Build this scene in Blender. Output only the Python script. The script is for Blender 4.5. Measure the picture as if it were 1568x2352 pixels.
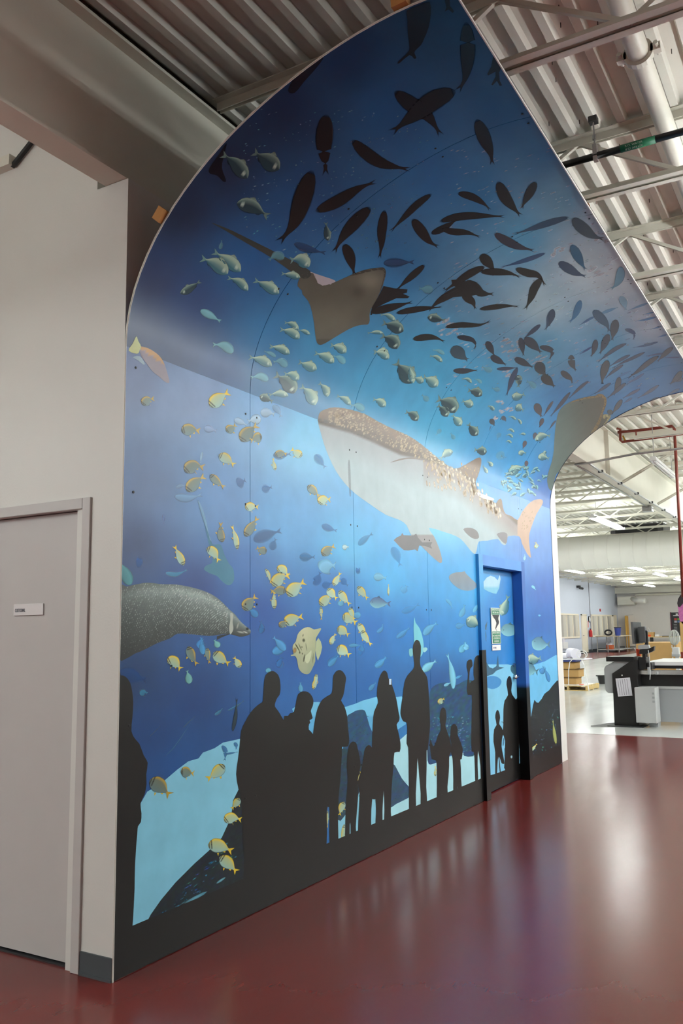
import bpy, math, random
import numpy as np
from mathutils import Vector, Matrix
from mathutils.geometry import delaunay_2d_cdt

# ---------------------------------------------------------------- camera, world, exposure
for o in list(bpy.data.objects):
    bpy.data.objects.remove(o)
scn = bpy.context.scene
COL = scn.collection
FOC, YAW, PITCH, ROLL = 1984.427, 0.524659, 0.136322, -0.014282   # solved from the room's vanishing lines
EYE = np.array([0.0, 0.0, 1.524])
_f = np.array([math.cos(PITCH)*math.cos(YAW), math.cos(PITCH)*math.sin(YAW), math.sin(PITCH)])
_r = np.array([math.sin(YAW), -math.cos(YAW), 0.0]); _u = np.cross(_r, _f)
AF = _f
AR = math.cos(ROLL)*_r + math.sin(ROLL)*_u
AU = -math.sin(ROLL)*_r + math.cos(ROLL)*_u
cam = bpy.data.cameras.new('camera'); camo = bpy.data.objects.new('camera', cam); COL.objects.link(camo)
cam.sensor_fit = 'VERTICAL'; cam.sensor_height = 36.0; cam.lens = 36.0*FOC/2352.0
cam.clip_start = 0.05; cam.clip_end = 300
M3 = Matrix((AR, AU, -AF)).transposed()
camo.matrix_world = Matrix.Translation(Vector(EYE)) @ M3.to_4x4()
scn.camera = camo
wd = bpy.data.worlds.new('world'); scn.world = wd; wd.use_nodes = True
wd.node_tree.nodes['Background'].inputs[0].default_value = (0.75, 0.8, 0.9, 1)
wd.node_tree.nodes['Background'].inputs[1].default_value = 0.05
scn.view_settings.view_transform = 'Standard'; scn.view_settings.look = 'None'
scn.view_settings.gamma = 1.0; scn.view_settings.use_curve_mapping = False
scn.view_settings.exposure = 0.0
LAMP_POWER = 85.0          # emission strength of the fluorescent strips

random.seed(7)
rnd = random.random

# ---------------------------------------------------------------- helpers
def lin(c):
    c = c/255.0
    return c/12.92 if c <= 0.04045 else ((c+0.055)/1.055)**2.4
def L(r, g, b): return (lin(r), lin(g), lin(b))
MATS = {}
def mat(name, rgb, rough=0.6, metal=0.0, noise=0.0, nscale=8.0, bump=0.0, bscale=60.0, emit=0.0, spec=0.5, stretch=None, coat=0.0, rvar=0.0, alpha=1.0):
    if name in MATS: return MATS[name]
    m = bpy.data.materials.new(name); m.use_nodes = True
    nt = m.node_tree; b = nt.nodes['Principled BSDF']
    c = L(*rgb)
    b.inputs['Base Color'].default_value = (*c, 1); b.inputs['Roughness'].default_value = rough
    b.inputs['Metallic'].default_value = metal; b.inputs['Specular IOR Level'].default_value = spec
    b.inputs['Coat Weight'].default_value = coat; b.inputs['Coat Roughness'].default_value = 0.12
    b.inputs['Alpha'].default_value = alpha
    tc = nt.nodes.new('ShaderNodeTexCoord'); mp = nt.nodes.new('ShaderNodeMapping')
    nt.links.new(tc.outputs['Object'], mp.inputs['Vector'])
    if stretch: mp.inputs['Scale'].default_value = stretch
    nz = nt.nodes.new('ShaderNodeTexNoise'); nz.inputs['Scale'].default_value = nscale; nz.inputs['Detail'].default_value = 5
    nt.links.new(mp.outputs[0], nz.inputs['Vector'])
    if noise > 0:
        mx = nt.nodes.new('ShaderNodeMix'); mx.data_type = 'RGBA'
        mx.inputs['A'].default_value = (*[v*(1-noise) for v in c], 1); mx.inputs['B'].default_value = (*[min(1, v*(1+noise)) for v in c], 1)
        nt.links.new(nz.outputs['Fac'], mx.inputs['Factor']); nt.links.new(mx.outputs['Result'], b.inputs['Base Color'])
    if rvar > 0:
        mr = nt.nodes.new('ShaderNodeMapRange'); mr.inputs['From Min'].default_value = 0.3; mr.inputs['From Max'].default_value = 0.7
        mr.inputs['To Min'].default_value = max(0.02, rough-rvar); mr.inputs['To Max'].default_value = rough+rvar
        nt.links.new(nz.outputs['Fac'], mr.inputs['Value']); nt.links.new(mr.outputs['Result'], b.inputs['Roughness'])
    if bump > 0:
        n2 = nt.nodes.new('ShaderNodeTexNoise'); n2.inputs['Scale'].default_value = bscale; n2.inputs['Detail'].default_value = 3
        nt.links.new(mp.outputs[0], n2.inputs['Vector'])
        bp = nt.nodes.new('ShaderNodeBump'); bp.inputs['Strength'].default_value = bump; bp.inputs['Distance'].default_value = 0.01
        nt.links.new(n2.outputs['Fac'], bp.inputs['Height']); nt.links.new(bp.outputs[0], b.inputs['Normal'])
    if emit > 0:
        b.inputs['Emission Color'].default_value = (0.95, 1.0, 0.985, 1); b.inputs['Emission Strength'].default_value = emit
    MATS[name] = m
    return m

class MB:
    """collects boxes, tubes and polygons into one mesh"""
    def __init__(s): s.v = []; s.f = []
    def add(s, vs, fs):
        n = len(s.v); s.v += [tuple(map(float, v)) for v in vs]; s.f += [tuple(i+n for i in f) for f in fs]; return s
    def box(s, x0, x1, y0, y1, z0, z1):
        return s.add([(x0,y0,z0),(x1,y0,z0),(x1,y1,z0),(x0,y1,z0),(x0,y0,z1),(x1,y0,z1),(x1,y1,z1),(x0,y1,z1)],
                     [(0,3,2,1),(4,5,6,7),(0,1,5,4),(1,2,6,5),(2,3,7,6),(3,0,4,7)])
    def bar(s, a, b, w, h=None, up=(0,0,1)):
        h = h or w; a = Vector(a); b = Vector(b); d = (b-a).normalized(); u = Vector(up)
        if abs(d.dot(u)) > 0.99: u = Vector((1,0,0))
        sd = d.cross(u).normalized(); u = sd.cross(d).normalized()
        vs = [p+sd*(i*w/2)+u*(j*h/2) for p in (a,b) for i,j in ((-1,-1),(1,-1),(1,1),(-1,1))]
        return s.add(vs, [(0,1,2,3),(7,6,5,4),(0,4,5,1),(1,5,6,2),(2,6,7,3),(3,7,4,0)])
    def tube(s, pts, r, n=10, caps=True):
        pts = [Vector(p) for p in pts]; rr = r if isinstance(r, (list, tuple)) else [r]*len(pts)
        base = len(s.v); prev = None
        for i, p in enumerate(pts):
            d = (pts[min(i+1, len(pts)-1)]-pts[max(i-1, 0)]).normalized()
            u = prev if prev else (Vector((0,0,1)) if abs(d.z) < 0.9 else Vector((1,0,0)))
            sd = d.cross(u).normalized(); u = sd.cross(d).normalized(); prev = u
            for k in range(n):
                a = 2*math.pi*k/n
                s.v.append(tuple(p + (sd*math.cos(a)+u*math.sin(a))*rr[i]))
        for i in range(len(pts)-1):
            for k in range(n):
                a = base+i*n+k; b = base+i*n+(k+1) % n
                s.f.append((a, b, b+n, a+n))
        if caps:
            s.f.append(tuple(base+k for k in range(n))[::-1]); s.f.append(tuple(base+(len(pts)-1)*n+k for k in range(n)))
        return s
    def prism(s, pts, axis, a, b):
        """extrude a 2D outline along an axis between a and b"""
        def P(p, w): return {'x': (w, p[0], p[1]), 'y': (p[0], w, p[1]), 'z': (p[0], p[1], w)}[axis]
        n = len(pts); vs = [P(p, a) for p in pts]+[P(p, b) for p in pts]
        return s.add(vs, [tuple(range(n))[::-1], tuple(range(n, 2*n))]+[(i, (i+1) % n, n+(i+1) % n, n+i) for i in range(n)])
    def lathe(s, prof, c, n=20):
        base = len(s.v)
        for r, z in prof:
            for k in range(n):
                a = 2*math.pi*k/n; s.v.append((c[0]+r*math.cos(a), c[1]+r*math.sin(a), c[2]+z))
        for i in range(len(prof)-1):
            for k in range(n):
                a = base+i*n+k; b = base+i*n+(k+1) % n; s.f.append((a, b, b+n, a+n))
        s.f.append(tuple(base+k for k in range(n))[::-1]); s.f.append(tuple(base+(len(prof)-1)*n+k for k in range(n)))
        return s
    def mesh(s, name, m, smooth=False):
        me = bpy.data.meshes.new(name); me.from_pydata(s.v, [], s.f); me.update()
        if m: me.materials.append(m)
        if smooth: me.shade_smooth()
        return me
    def build(s, name, m, parent=None, smooth=False, bevel=0.0):
        o = bpy.data.objects.new(name, s.mesh(name, m, smooth)); COL.objects.link(o)
        if parent: o.parent = parent
        if bevel:
            md = o.modifiers.new('bevel', 'BEVEL'); md.width = bevel; md.segments = 2; md.limit_method = 'ANGLE'
        return o
def tag(o, label=None, cat=None, group=None, kind=None):
    if label: o['label'] = label
    if cat: o['category'] = cat
    if group: o['group'] = group
    if kind: o['kind'] = kind
    return o
def empty(name, loc=(0, 0, 0), label=None, cat=None, group=None, kind=None):
    o = bpy.data.objects.new(name, None); COL.objects.link(o); o.location = loc; o.empty_display_size = 0.1
    return tag(o, label, cat, group, kind)
def part(parent, name, mb, m, smooth=False, bevel=0.0, label=None):
    """mb is in world space; the part is stored relative to its thing"""
    off = parent.location; par = parent.parent
    while par is not None: off = off + par.location; par = par.parent
    mb.v = [(v[0]-off[0], v[1]-off[1], v[2]-off[2]) for v in mb.v]
    o = mb.build(name, m, parent, smooth, bevel)
    if label: o['label'] = label
    return o
def struct(name, mb, m, label=None, smooth=False):
    return tag(mb.build(name, m, None, smooth), label, None, None, 'structure')
def shared(name, me, parent, loc=(0, 0, 0), rot=None):
    o = bpy.data.objects.new(name, me); COL.objects.link(o); o.parent = parent; o.location = loc
    if rot: o.rotation_euler = rot
    return o
def text_mesh(body, size, m, name='lettering', xscale=1.0, align='LEFT'):
    cu = bpy.data.curves.new(name, 'FONT'); cu.body = body; cu.size = size; cu.align_x = align; cu.align_y = 'CENTER'
    cu.extrude = 0.0004; cu.resolution_u = 3
    t = bpy.data.objects.new(name, cu); COL.objects.link(t)
    me = bpy.data.meshes.new_from_object(t.evaluated_get(bpy.context.evaluated_depsgraph_get()))
    bpy.data.objects.remove(t)
    for v in me.vertices: v.co.x *= xscale
    me.materials.clear(); me.materials.append(m); me.name = name
    return me

# ---------------------------------------------------------------- room dimensions (metres)
W = 2.93            # mural wall plane y
XL, XE = 2.99, 9.97 # mural near and far ends
SPRING = 2.912      # where the flat wall turns into the overhanging vault
DECK = 4.60         # underside of the roof deck
FARX, FARY = 62.0, 13.4
def catmull(pts, n, closed=False):
    P = np.array(pts, float); m = len(P); out = []
    rng = range(m) if closed else range(m-1)
    for i in rng:
        p0, p1, p2, p3 = (P[(i-1) % m], P[i], P[(i+1) % m], P[(i+2) % m]) if closed else (P[max(i-1, 0)], P[i], P[i+1], P[min(i+2, m-1)])
        for k in range(n):
            t = k/n
            out.append(0.5*((2*p1)+(-p0+p2)*t+(2*p0-5*p1+4*p2-p3)*t*t+(-p0+3*p1-3*p2+p3)*t**3))
    if not closed: out.append(P[-1])
    return np.array(out)
VD = [(0.0,2.912),(0.011,3.043),(0.044,3.168),(0.096,3.285),(0.162,3.395),(0.241,3.497),(0.331,3.589),(0.429,3.674),(0.533,3.75),(0.643,3.818),(0.757,3.878),(0.875,3.932),(0.995,3.978),(1.118,4.018),(1.243,4.05),(1.369,4.074),(1.496,4.089),(1.625,4.093),(1.756,4.086)]
PROF = np.array([(W, 0.0), (W, 1.5), (W, 2.88)] + [(W-d, z) for d, z in catmull(VD, 8)])
PT = np.r_[0, np.cumsum(np.hypot(np.diff(PROF[:, 0]), np.diff(PROF[:, 1])))]
TSPR = PT[3]; TMAX = PT[-1]
PRATIO = (PROF[:, 1]-EYE[2])/PROF[:, 0]
_tan = np.gradient(PROF, PT, axis=0); _tan[:3] = (0, 1)
_tan /= np.linalg.norm(_tan, axis=1)[:, None]
PNORM = np.c_[-_tan[:, 1], _tan[:, 0]]
def surf(x, t, off=0.0):
    """point of the mural surface at length x and arc height t, lifted by off"""
    y = np.interp(t, PT, PROF[:, 0]); z = np.interp(t, PT, PROF[:, 1])
    ny = np.interp(t, PT, PNORM[:, 0]); nz = np.interp(t, PT, PNORM[:, 1])
    return np.stack([np.broadcast_to(x, np.shape(y)), y+ny*off, z+nz*off], -1)
def rays(px, py):
    px = np.asarray(px, float); py = np.asarray(py, float)
    return AF + AR*((px-784)/FOC)[..., None] - AU*((py-1176)/FOC)[..., None]
def survey(px, py, xr=None):
    """photo measurement -> (x, t) of the print on the mural surface"""
    d = rays(px, py); t = np.interp(d[..., 2]/d[..., 1], PRATIO, PT)
    y = np.interp(t, PT, PROF[:, 0]); x = d[..., 0]/d[..., 1]*y
    lo, hi = xr or (XL, XE)
    return np.clip(x, lo+0.001, hi-0.001), np.clip(t, 0.004, TMAX-0.002)
def to_photo(P):
    d = np.asarray(P)-EYE; z = d@AF
    return 784+FOC*(d@AR)/z, 1176-FOC*(d@AU)/z

# ---------------------------------------------------------------- surface materials
M_cream = mat('cream_steel_paint', (222, 219, 206), 0.45, noise=0.05, nscale=3, bump=0.05)
M_deck = mat('roof_deck_paint', (232, 230, 220), 0.5, noise=0.06, nscale=1.5, bump=0.05)
M_wall = mat('white_wall_paint', (222, 221, 216), 0.5, noise=0.02, nscale=2, bump=0.06, bscale=90)
M_bluewall = mat('pale_blue_wall_paint', (205, 212, 226), 0.55, noise=0.02)
M_door = mat('light_grey_door_paint', (196, 192, 190), 0.5, noise=0.02, bump=0.03)
M_base = mat('dark_rubber_baseboard', (70, 76, 80), 0.6, noise=0.1)
M_black = mat('black_plastic', (18, 18, 20), 0.4)
M_dark = mat('dark_grey_metal', (45, 46, 48), 0.45)
M_grey = mat('grey_machine_paint', (160, 163, 165), 0.45)
M_lgrey = mat('light_grey_machine_paint', (190, 192, 192), 0.45)
M_steel = mat('brushed_steel', (170, 170, 170), 0.35, metal=0.8)
M_chrome = mat('satin_chrome', (205, 205, 205), 0.25, metal=1.0)
M_white = mat('white_plastic', (232, 232, 232), 0.45)
M_paper = mat('white_paper', (225, 224, 232), 0.8)
M_card = mat('brown_cardboard', (190, 152, 96), 0.85, noise=0.06, nscale=12)
M_wood = mat('pine_wood', (205, 178, 122), 0.7, noise=0.15, nscale=6, stretch=(1, 8, 8))
M_rawwood = mat('orange_plywood', (190, 135, 75), 0.7, noise=0.15, nscale=6)
M_red = mat('red_paint', (190, 30, 34), 0.4)
M_orange = mat('orange_plastic', (235, 80, 35), 0.5)
M_rust = mat('red_brown_pipe_paint', (120, 45, 32), 0.4)
M_blue = mat('blue_bin_plastic', (45, 62, 140), 0.5)
M_yellow = mat('yellow_oak_door', (222, 170, 66), 0.5, noise=0.1, nscale=4)
M_trim = mat('cream_window_frame', (238, 228, 208), 0.5)
M_lamp = mat('lit_fluorescent_lens', (255, 255, 255), 0.5, emit=LAMP_POWER)
M_lamp_far = mat('lit_workshop_tube', (255, 255, 255), 0.5, emit=LAMP_POWER*0.75)
M_green = mat('green_label_vinyl', (10, 105, 70), 0.5)
M_insul = mat('grey_mineral_wool', (105, 100, 90), 0.95, noise=0.6, nscale=30, bump=1.0, bscale=25)
M_glass = mat('office_window_glass', (222, 218, 206), 0.08)

def floor_mat(name, rgb, dark, rough, specl):
    m = bpy.data.materials.new(name); m.use_nodes = True; nt = m.node_tree; b = nt.nodes['Principled BSDF']
    tc = nt.nodes.new('ShaderNodeTexCoord'); mp = nt.nodes.new('ShaderNodeMapping'); mp.inputs['Scale'].default_value = (0.35, 1.6, 1)
    mp.inputs['Rotation'].default_value = (0, 0, 0.35)
    nt.links.new(tc.outputs['Object'], mp.inputs[0])
    n1 = nt.nodes.new('ShaderNodeTexNoise'); n1.inputs['Scale'].default_value = 1.6; n1.inputs['Detail'].default_value = 6; n1.inputs['Roughness'].default_value = 0.65
    nt.links.new(mp.outputs[0], n1.inputs['Vector'])
    n2 = nt.nodes.new('ShaderNodeTexNoise'); n2.inputs['Scale'].default_value = 35; n2.inputs['Detail'].default_value = 4
    nt.links.new(tc.outputs['Object'], n2.inputs['Vector'])
    mx = nt.nodes.new('ShaderNodeMix'); mx.data_type = 'RGBA'
    mx.inputs['A'].default_value = (*L(*dark), 1); mx.inputs['B'].default_value = (*L(*rgb), 1)
    nt.links.new(n1.outputs['Fac'], mx.inputs['Factor']); nt.links.new(mx.outputs['Result'], b.inputs['Base Color'])
    mr = nt.nodes.new('ShaderNodeMapRange'); mr.inputs['From Min'].default_value = 0.3; mr.inputs['From Max'].default_value = 0.7
    mr.inputs['To Min'].default_value = rough*0.93; mr.inputs['To Max'].default_value = rough*1.1
    nt.links.new(n1.outputs['Fac'], mr.inputs['Value']); nt.links.new(mr.outputs[0], b.inputs['Roughness'])
    bp = nt.nodes.new('ShaderNodeBump'); bp.inputs['Strength'].default_value = 0.02; bp.inputs['Distance'].default_value = 0.004
    n3 = nt.nodes.new('ShaderNodeTexNoise'); n3.inputs['Scale'].default_value = 5; n3.inputs['Detail'].default_value = 3
    nt.links.new(tc.outputs['Object'], n3.inputs['Vector'])
    ad = nt.nodes.new('ShaderNodeMath'); ad.operation = 'MULTIPLY_ADD'; ad.inputs[1].default_value = 0.12
    nt.links.new(n2.outputs['Fac'], ad.inputs[0]); nt.links.new(n3.outputs['Fac'], ad.inputs[2])
    nt.links.new(ad.outputs[0], bp.inputs['Height']); nt.links.new(bp.outputs[0], b.inputs['Normal'])
    b.inputs['Specular IOR Level'].default_value = specl
    return m
M_floor = floor_mat('red_oxide_floor_paint', (108, 38, 33), (94, 32, 29), 0.21, 0.36)
M_wfloor = floor_mat('white_epoxy_floor', (214, 216, 212), (198, 201, 199), 0.16, 0.5)

# ---------------------------------------------------------------- structure: floor, walls, roof
fl = struct('floor', MB().box(-7, FARX, -11, FARY, -0.1, 0.0), M_floor, 'glossy red painted concrete floor')
wf = MB().box(12.8, FARX, -11, 10.6, -0.05, 0.003).build('white_floor_area', M_wfloor, fl)
wf['label'] = 'glossy white epoxy floor area beyond the red walkway'

# custodial wall with door opening
wl = MB()
wl.box(XL, XL+0.12, W+0.006, 3.15, 0, 3.784).box(XL, XL+0.12, 4.17, 9.0, 0, DECK).box(XL, XL+0.12, 3.15, 4.17, 2.18, DECK)
struct('wall_left', wl, M_wall, 'white painted wall around the custodial door')
struct('wall_mural', MB().box(XL+0.002, 7.58, W+0.012, W+0.30, 0, 3.785).box(8.80, 10.25, W+0.012, W+0.30, 0, 3.785).box(7.58, 8.80, W+0.012, W+0.30, 2.16, 3.785)
       .box(XL+0.12, 10.25, W+0.3, W+0.31, 0, 3.785), M_wall, 'white wall that carries the aquarium mural')
struct('wall_partition', MB().box(10.13, 10.25, W+0.31, FARY, 0, DECK), M_wall)
struct('wall_far', MB().box(10.25, FARX, FARY+0.4, FARY+0.5, 0, DECK), M_bluewall)
struct('wall_back', MB().box(FARX, FARX+0.2, -11, FARY+0.5, 0, DECK), mat('warm_white_wall_paint', (226, 222, 218), 0.55, noise=0.02), 'white end wall of the workshop')
struct('wall_right', MB().box(-7, FARX, -11.2, -11, 0, DECK), M_wall)
struct('wall_rear', MB().box(-7.2, -7, -11, 9, 0, DECK), M_wall)
struct('baseboard_left', MB().box(XL-0.008, XL, W+0.002, 3.128, 0, 0.1).box(XL-0.014, XL, W+0.002, 3.128, 0, 0.012), M_base, 'dark grey rubber baseboard beside the custodial door')

# corrugated roof deck, ribs run along the hall
prof = []
p = 0.154; y = 1.383-p*80
while y < FARY+0.5:
    prof += [(y, DECK+0.04), (y+0.014, DECK), (y+0.058, DECK), (y+0.072, DECK+0.04)]
    y += p
dk = MB()
xs = (-7, FARX+0.2); n = len(prof)
dk.add([(x, a, b) for x in xs for a, b in prof], [(i, i+1, n+i+1, n+i) for i in range(n-1)])
struct('ceiling', dk, M_deck, 'cream corrugated metal roof deck')
pins = MB()
for _ in range(90):
    x = 3.2+8*rnd(); k = int(rnd()*9); yy = 1.383-p*6+k*p+0.09+rnd()*.04
    pins.tube([(x, yy, DECK+.041), (x, yy, DECK+.012)], .0025, 5)
pn_ = pins.build('deck_screw_tips', mat('dark_screw', (60, 56, 50), .5), bpy.data.objects['ceiling']); pn_['kind'] = 'stuff'
M_cap = mat('roof_insulation_board', (120, 116, 108), 0.9)
struct('ceiling_cover', MB().box(-7.2, FARX+0.2, -11.2, FARY+0.5, DECK+0.045, DECK+0.1), M_cap)

# ---------------------------------------------------------------- steel girder and bar joists
gr = empty('steel_girder', (-7, 3.02, 3.79), 'deep cream steel I-beam girder running above the mural wall', 'beam')
part(gr, 'web', MB().box(-7, FARX-.55, 3.014, 3.026, 3.80, 4.52), M_cream)
part(gr, 'bottom_flange', MB().box(-7, FARX-.55, 2.945, 3.095, 3.787, 3.803), M_cream)
part(gr, 'top_flange', MB().box(-7, FARX-.55, 2.945, 3.095, 4.515, 4.533), M_cream)
for x in (-2.0, 13.3, 28, 44):
    part(gr, 'stiffener', MB().box(x-0.006, x+0.006, 2.95, 3.014, 3.803, 4.515), M_cream)
tag(MB().box(XL-4, 10.2, 3.03, 3.16, 4.535, 4.64).build('insulation_strip', M_insul), 'ragged grey mineral wool packed on top of the girder', 'insulation')

JX0, JS, ZB = 3.727, 1.485, 4.185
def chord_mb(y0, y1, z0, z1, up):
    b = MB(); g = 0.012; w = 0.045; th = 0.006
    for s in (-1, 1):
        b.box(min(s*g, s*(g+th)), max(s*g, s*(g+th)), y0, y1, z0, z1)
        zz = (z1-th, z1) if up else (z0, z0+th)
        b.box(min(s*g, s*(g+w)), max(s*g, s*(g+w)), y0, y1, *zz)
    return b
def joist_parts(y0, y1, step):
    top = chord_mb(y0, y1, DECK-0.055, DECK-0.001, True).mesh('top_chord', M_cream)
    bot = chord_mb(y0+0.5, y1-0.5 if y1 < 3 else y1-0.3, ZB, ZB+0.05, False).mesh('bottom_chord', M_cream)
    bars = []; y = y0+0.55; k = 0
    while y+step/2 < y1-0.25:
        a, b = ((y, ZB+0.02), (y+step/2, DECK-0.03)) if k % 2 == 0 else ((y, DECK-0.03), (y+step/2, ZB+0.02))
        bars.append((a, b)); y += step/2; k += 1
    return top, bot, bars
def web_mb(bars):
    b = MB()
    for (ya, za), (yb, zb) in bars: b.bar((0, ya, za), (0, yb, zb), 0.024, 0.024)
    return b
RT, RB, RBARS = joist_parts(-10.9, 2.95, 1.22)
LT, LB, LBARS = joist_parts(3.09, FARY+0.3, 1.22)
RW = web_mb(RBARS).mesh('web_bar', M_cream); LW = web_mb(LBARS).mesh('web_bar', M_cream)
one = [MB().bar((0, *a), (0, *b), 0.024, 0.024).mesh('web_bar', M_cream) for a, b in RBARS]
onel = [MB().bar((0, *a), (0, *b), 0.024, 0.024).mesh('web_bar', M_cream) for a, b in LBARS]
for k in range(-6, 39):
    x = JX0+k*JS
    j = empty('bar_joist', (x, 0, 0), 'cream open-web steel bar joist crossing under the roof deck', 'joist', 'bar joists under the roof deck')
    shared('top_chord', RT, j); shared('bottom_chord', RB, j)
    if -1 <= k <= 10:
        for me, (a, b) in zip(one, RBARS):
            if max(a[0], b[0]) > -0.5: shared('web_bar', me, j)
    else: tag(shared('web_bars', RW, j), kind='stuff')
    if x > 10.3:
        j2 = empty('bar_joist', (x, 0, 0), 'cream open-web steel bar joist in the bay beyond the girder', 'joist', 'bar joists beyond the girder')
        shared('top_chord', LT, j2); shared('bottom_chord', LB, j2)
        if k < 14:
            for me in onel: shared('web_bar', me, j2)
        else: tag(shared('web_bars', LW, j2), kind='stuff')
# angle braces from the girder's bottom flange to the joists
for k in (1, 7, 9, 11, 14):
    x = JX0+k*JS
    tag(MB().bar((x, 2.95, 3.82), (x, 2.2, 4.2), 0.05, 0.008).bar((x, 2.95, 3.82), (x, 2.2, 4.2), 0.008, 0.05).build('flange_brace', M_cream),
        'cream angle brace rising from girder flange to a joist', 'brace', 'flange braces')

# ---------------------------------------------------------------- aquarium mural: panels with printed water
G_WALL, G_VAULT = 1.02, 0.95   # print colour gains; dimmer light under the vault is put into its colours
BGW = [(300,850,118,118,164),(450,900,136,142,190),(600,950,140,166,220),(700,1010,132,184,232),(330,1100,92,106,156),(500,1150,94,130,194),
(650,1200,92,150,214),(800,1260,92,168,226),(900,1320,78,160,226),(1000,1330,70,148,216),(1230,1250,98,126,196),(1250,1360,66,96,178),
(300,1250,50,66,118),(450,1350,38,64,136),(600,1400,38,80,162),(700,1500,34,80,162),(850,1450,40,104,188),(950,1450,40,114,196),
(1050,1450,46,124,200),(1080,1350,76,156,222),(1150,1400,56,118,196),(1240,1430,48,90,170),(300,1560,24,54,104),(450,1600,28,60,122),
(520,1700,28,68,132),(700,1620,40,95,170),(850,1570,36,94,170),(1000,1570,32,78,145),(1060,1580,34,84,150),(1160,1500,44,118,198),(1250,1500,52,110,190),
(900,1650,40,110,180),(420,1750,32,74,140),(350,1680,28,62,122),(760,1350,50,110,190),(560,1300,60,105,180),(1010,1200,120,180,225),(1200,1180,125,150,215)]  # upper wall points carry the lavender haze of reflected light in their colour
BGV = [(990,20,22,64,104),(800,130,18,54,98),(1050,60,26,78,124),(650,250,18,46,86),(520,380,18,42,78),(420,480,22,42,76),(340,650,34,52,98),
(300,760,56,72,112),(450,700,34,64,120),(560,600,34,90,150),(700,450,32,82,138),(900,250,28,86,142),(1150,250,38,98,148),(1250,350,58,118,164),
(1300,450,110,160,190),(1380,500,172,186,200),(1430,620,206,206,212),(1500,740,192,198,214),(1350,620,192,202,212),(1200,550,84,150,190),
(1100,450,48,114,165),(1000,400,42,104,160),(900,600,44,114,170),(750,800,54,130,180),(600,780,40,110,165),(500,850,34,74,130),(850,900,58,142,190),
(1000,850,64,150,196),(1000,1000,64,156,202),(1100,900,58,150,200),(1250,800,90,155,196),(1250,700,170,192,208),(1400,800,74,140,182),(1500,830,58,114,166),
(1560,880,48,92,150),(1400,920,48,108,166),(1300,920,54,124,186),(1200,1000,48,140,202),(1180,1100,58,150,212),(1250,1130,64,106,180),(1480,900,48,98,156),(400,820,36,62,108),(650,930,46,112,164),(1120,1090,56,138,196)]  # points just above the seam are darkened to paint the vault's shade
def bgcol(px, py, pts, pw=3.2):
    A = np.array(pts, float); lc = np.array([L(*r[2:]) for r in pts])
    d = np.hypot(px[:, None]-A[None, :, 0], py[:, None]-A[None, :, 1])+18.0
    w = d**-pw; w /= w.sum(1, keepdims=True)
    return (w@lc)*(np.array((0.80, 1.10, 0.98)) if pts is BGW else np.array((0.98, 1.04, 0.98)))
def print_mat():
    m = bpy.data.materials.new('glossy_printed_vinyl'); m.use_nodes = True; nt = m.node_tree; b = nt.nodes['Principled BSDF']
    at = nt.nodes.new('ShaderNodeVertexColor'); at.layer_name = 'Print'
    tc = nt.nodes.new('ShaderNodeTexCoord')
    nz = nt.nodes.new('ShaderNodeTexNoise'); nz.inputs['Scale'].default_value = 6; nz.inputs['Detail'].default_value = 6
    nt.links.new(tc.outputs['Object'], nz.inputs['Vector'])
    mr = nt.nodes.new('ShaderNodeMapRange'); mr.inputs['To Min'].default_value = 0.84; mr.inputs['To Max'].default_value = 1.16
    nt.links.new(nz.outputs['Fac'], mr.inputs['Value'])
    mu = nt.nodes.new('ShaderNodeVectorMath'); mu.operation = 'SCALE'
    nt.links.new(at.outputs['Color'], mu.inputs[0]); nt.links.new(mr.outputs[0], mu.inputs['Scale'])
    nt.links.new(mu.outputs[0], b.inputs['Base Color']); nt.links.new(at.outputs['Alpha'], b.inputs['Alpha'])
    b.inputs['Roughness'].default_value = 0.36; b.inputs['Specular IOR Level'].default_value = 0.27
    return m
M_print = print_mat()
def set_print(me, cols):
    ca = me.color_attributes.new('Print', 'FLOAT_COLOR', 'POINT')
    ca.data.foreach_set('color', np.asarray(cols, np.float32).ravel())
    me.materials.append(M_print)
def grid_mesh(name, P, cols):
    nu, nv = P.shape[:2]
    idx = np.arange(nu*nv).reshape(nu, nv)
    f = np.stack([idx[:-1, :-1], idx[1:, :-1], idx[1:, 1:], idx[:-1, 1:]], -1).reshape(-1, 4)
    me = bpy.data.meshes.new(name); me.from_pydata(P.reshape(-1, 3).tolist(), [], f.tolist()); me.update()
    me.shade_smooth(); set_print(me, cols); return me

mural = empty('aquarium_mural', (XL, W, 0), 'large aquarium photo mural with whale shark, fish and black visitor silhouettes on wall and vault', 'mural')
mo = np.array([XL, W, 0])
def mobj(name, me, label=None, parent=None):
    o = bpy.data.objects.new(name, me); COL.objects.link(o); o.parent = parent or mural
    if label: o['label'] = label
    return o
SEAMS = [XL, 4.01, 5.23, 6.45, 7.64, 8.86, XE]
DX0, DX1, DZ = 7.58, 8.80, 2.16    # door opening in the wall
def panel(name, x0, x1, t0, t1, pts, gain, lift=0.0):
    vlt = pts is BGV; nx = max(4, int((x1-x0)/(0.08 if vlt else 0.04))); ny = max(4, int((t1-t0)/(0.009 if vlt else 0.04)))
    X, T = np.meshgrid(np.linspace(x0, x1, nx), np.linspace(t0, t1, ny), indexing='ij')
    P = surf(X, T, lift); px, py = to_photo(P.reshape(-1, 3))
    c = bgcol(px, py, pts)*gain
    me = grid_mesh(name, P-mo, np.c_[np.clip(c, 0, 1), np.ones(len(c))])
    o = mobj(name, me)
    md = o.modifiers.new('thick', 'SOLIDIFY'); md.thickness = 0.004; md.offset = -1.0
    es = o.modifiers.new('edges', 'EDGE_SPLIT'); es.split_angle = 0.6
    return o
g = 0.002
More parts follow.
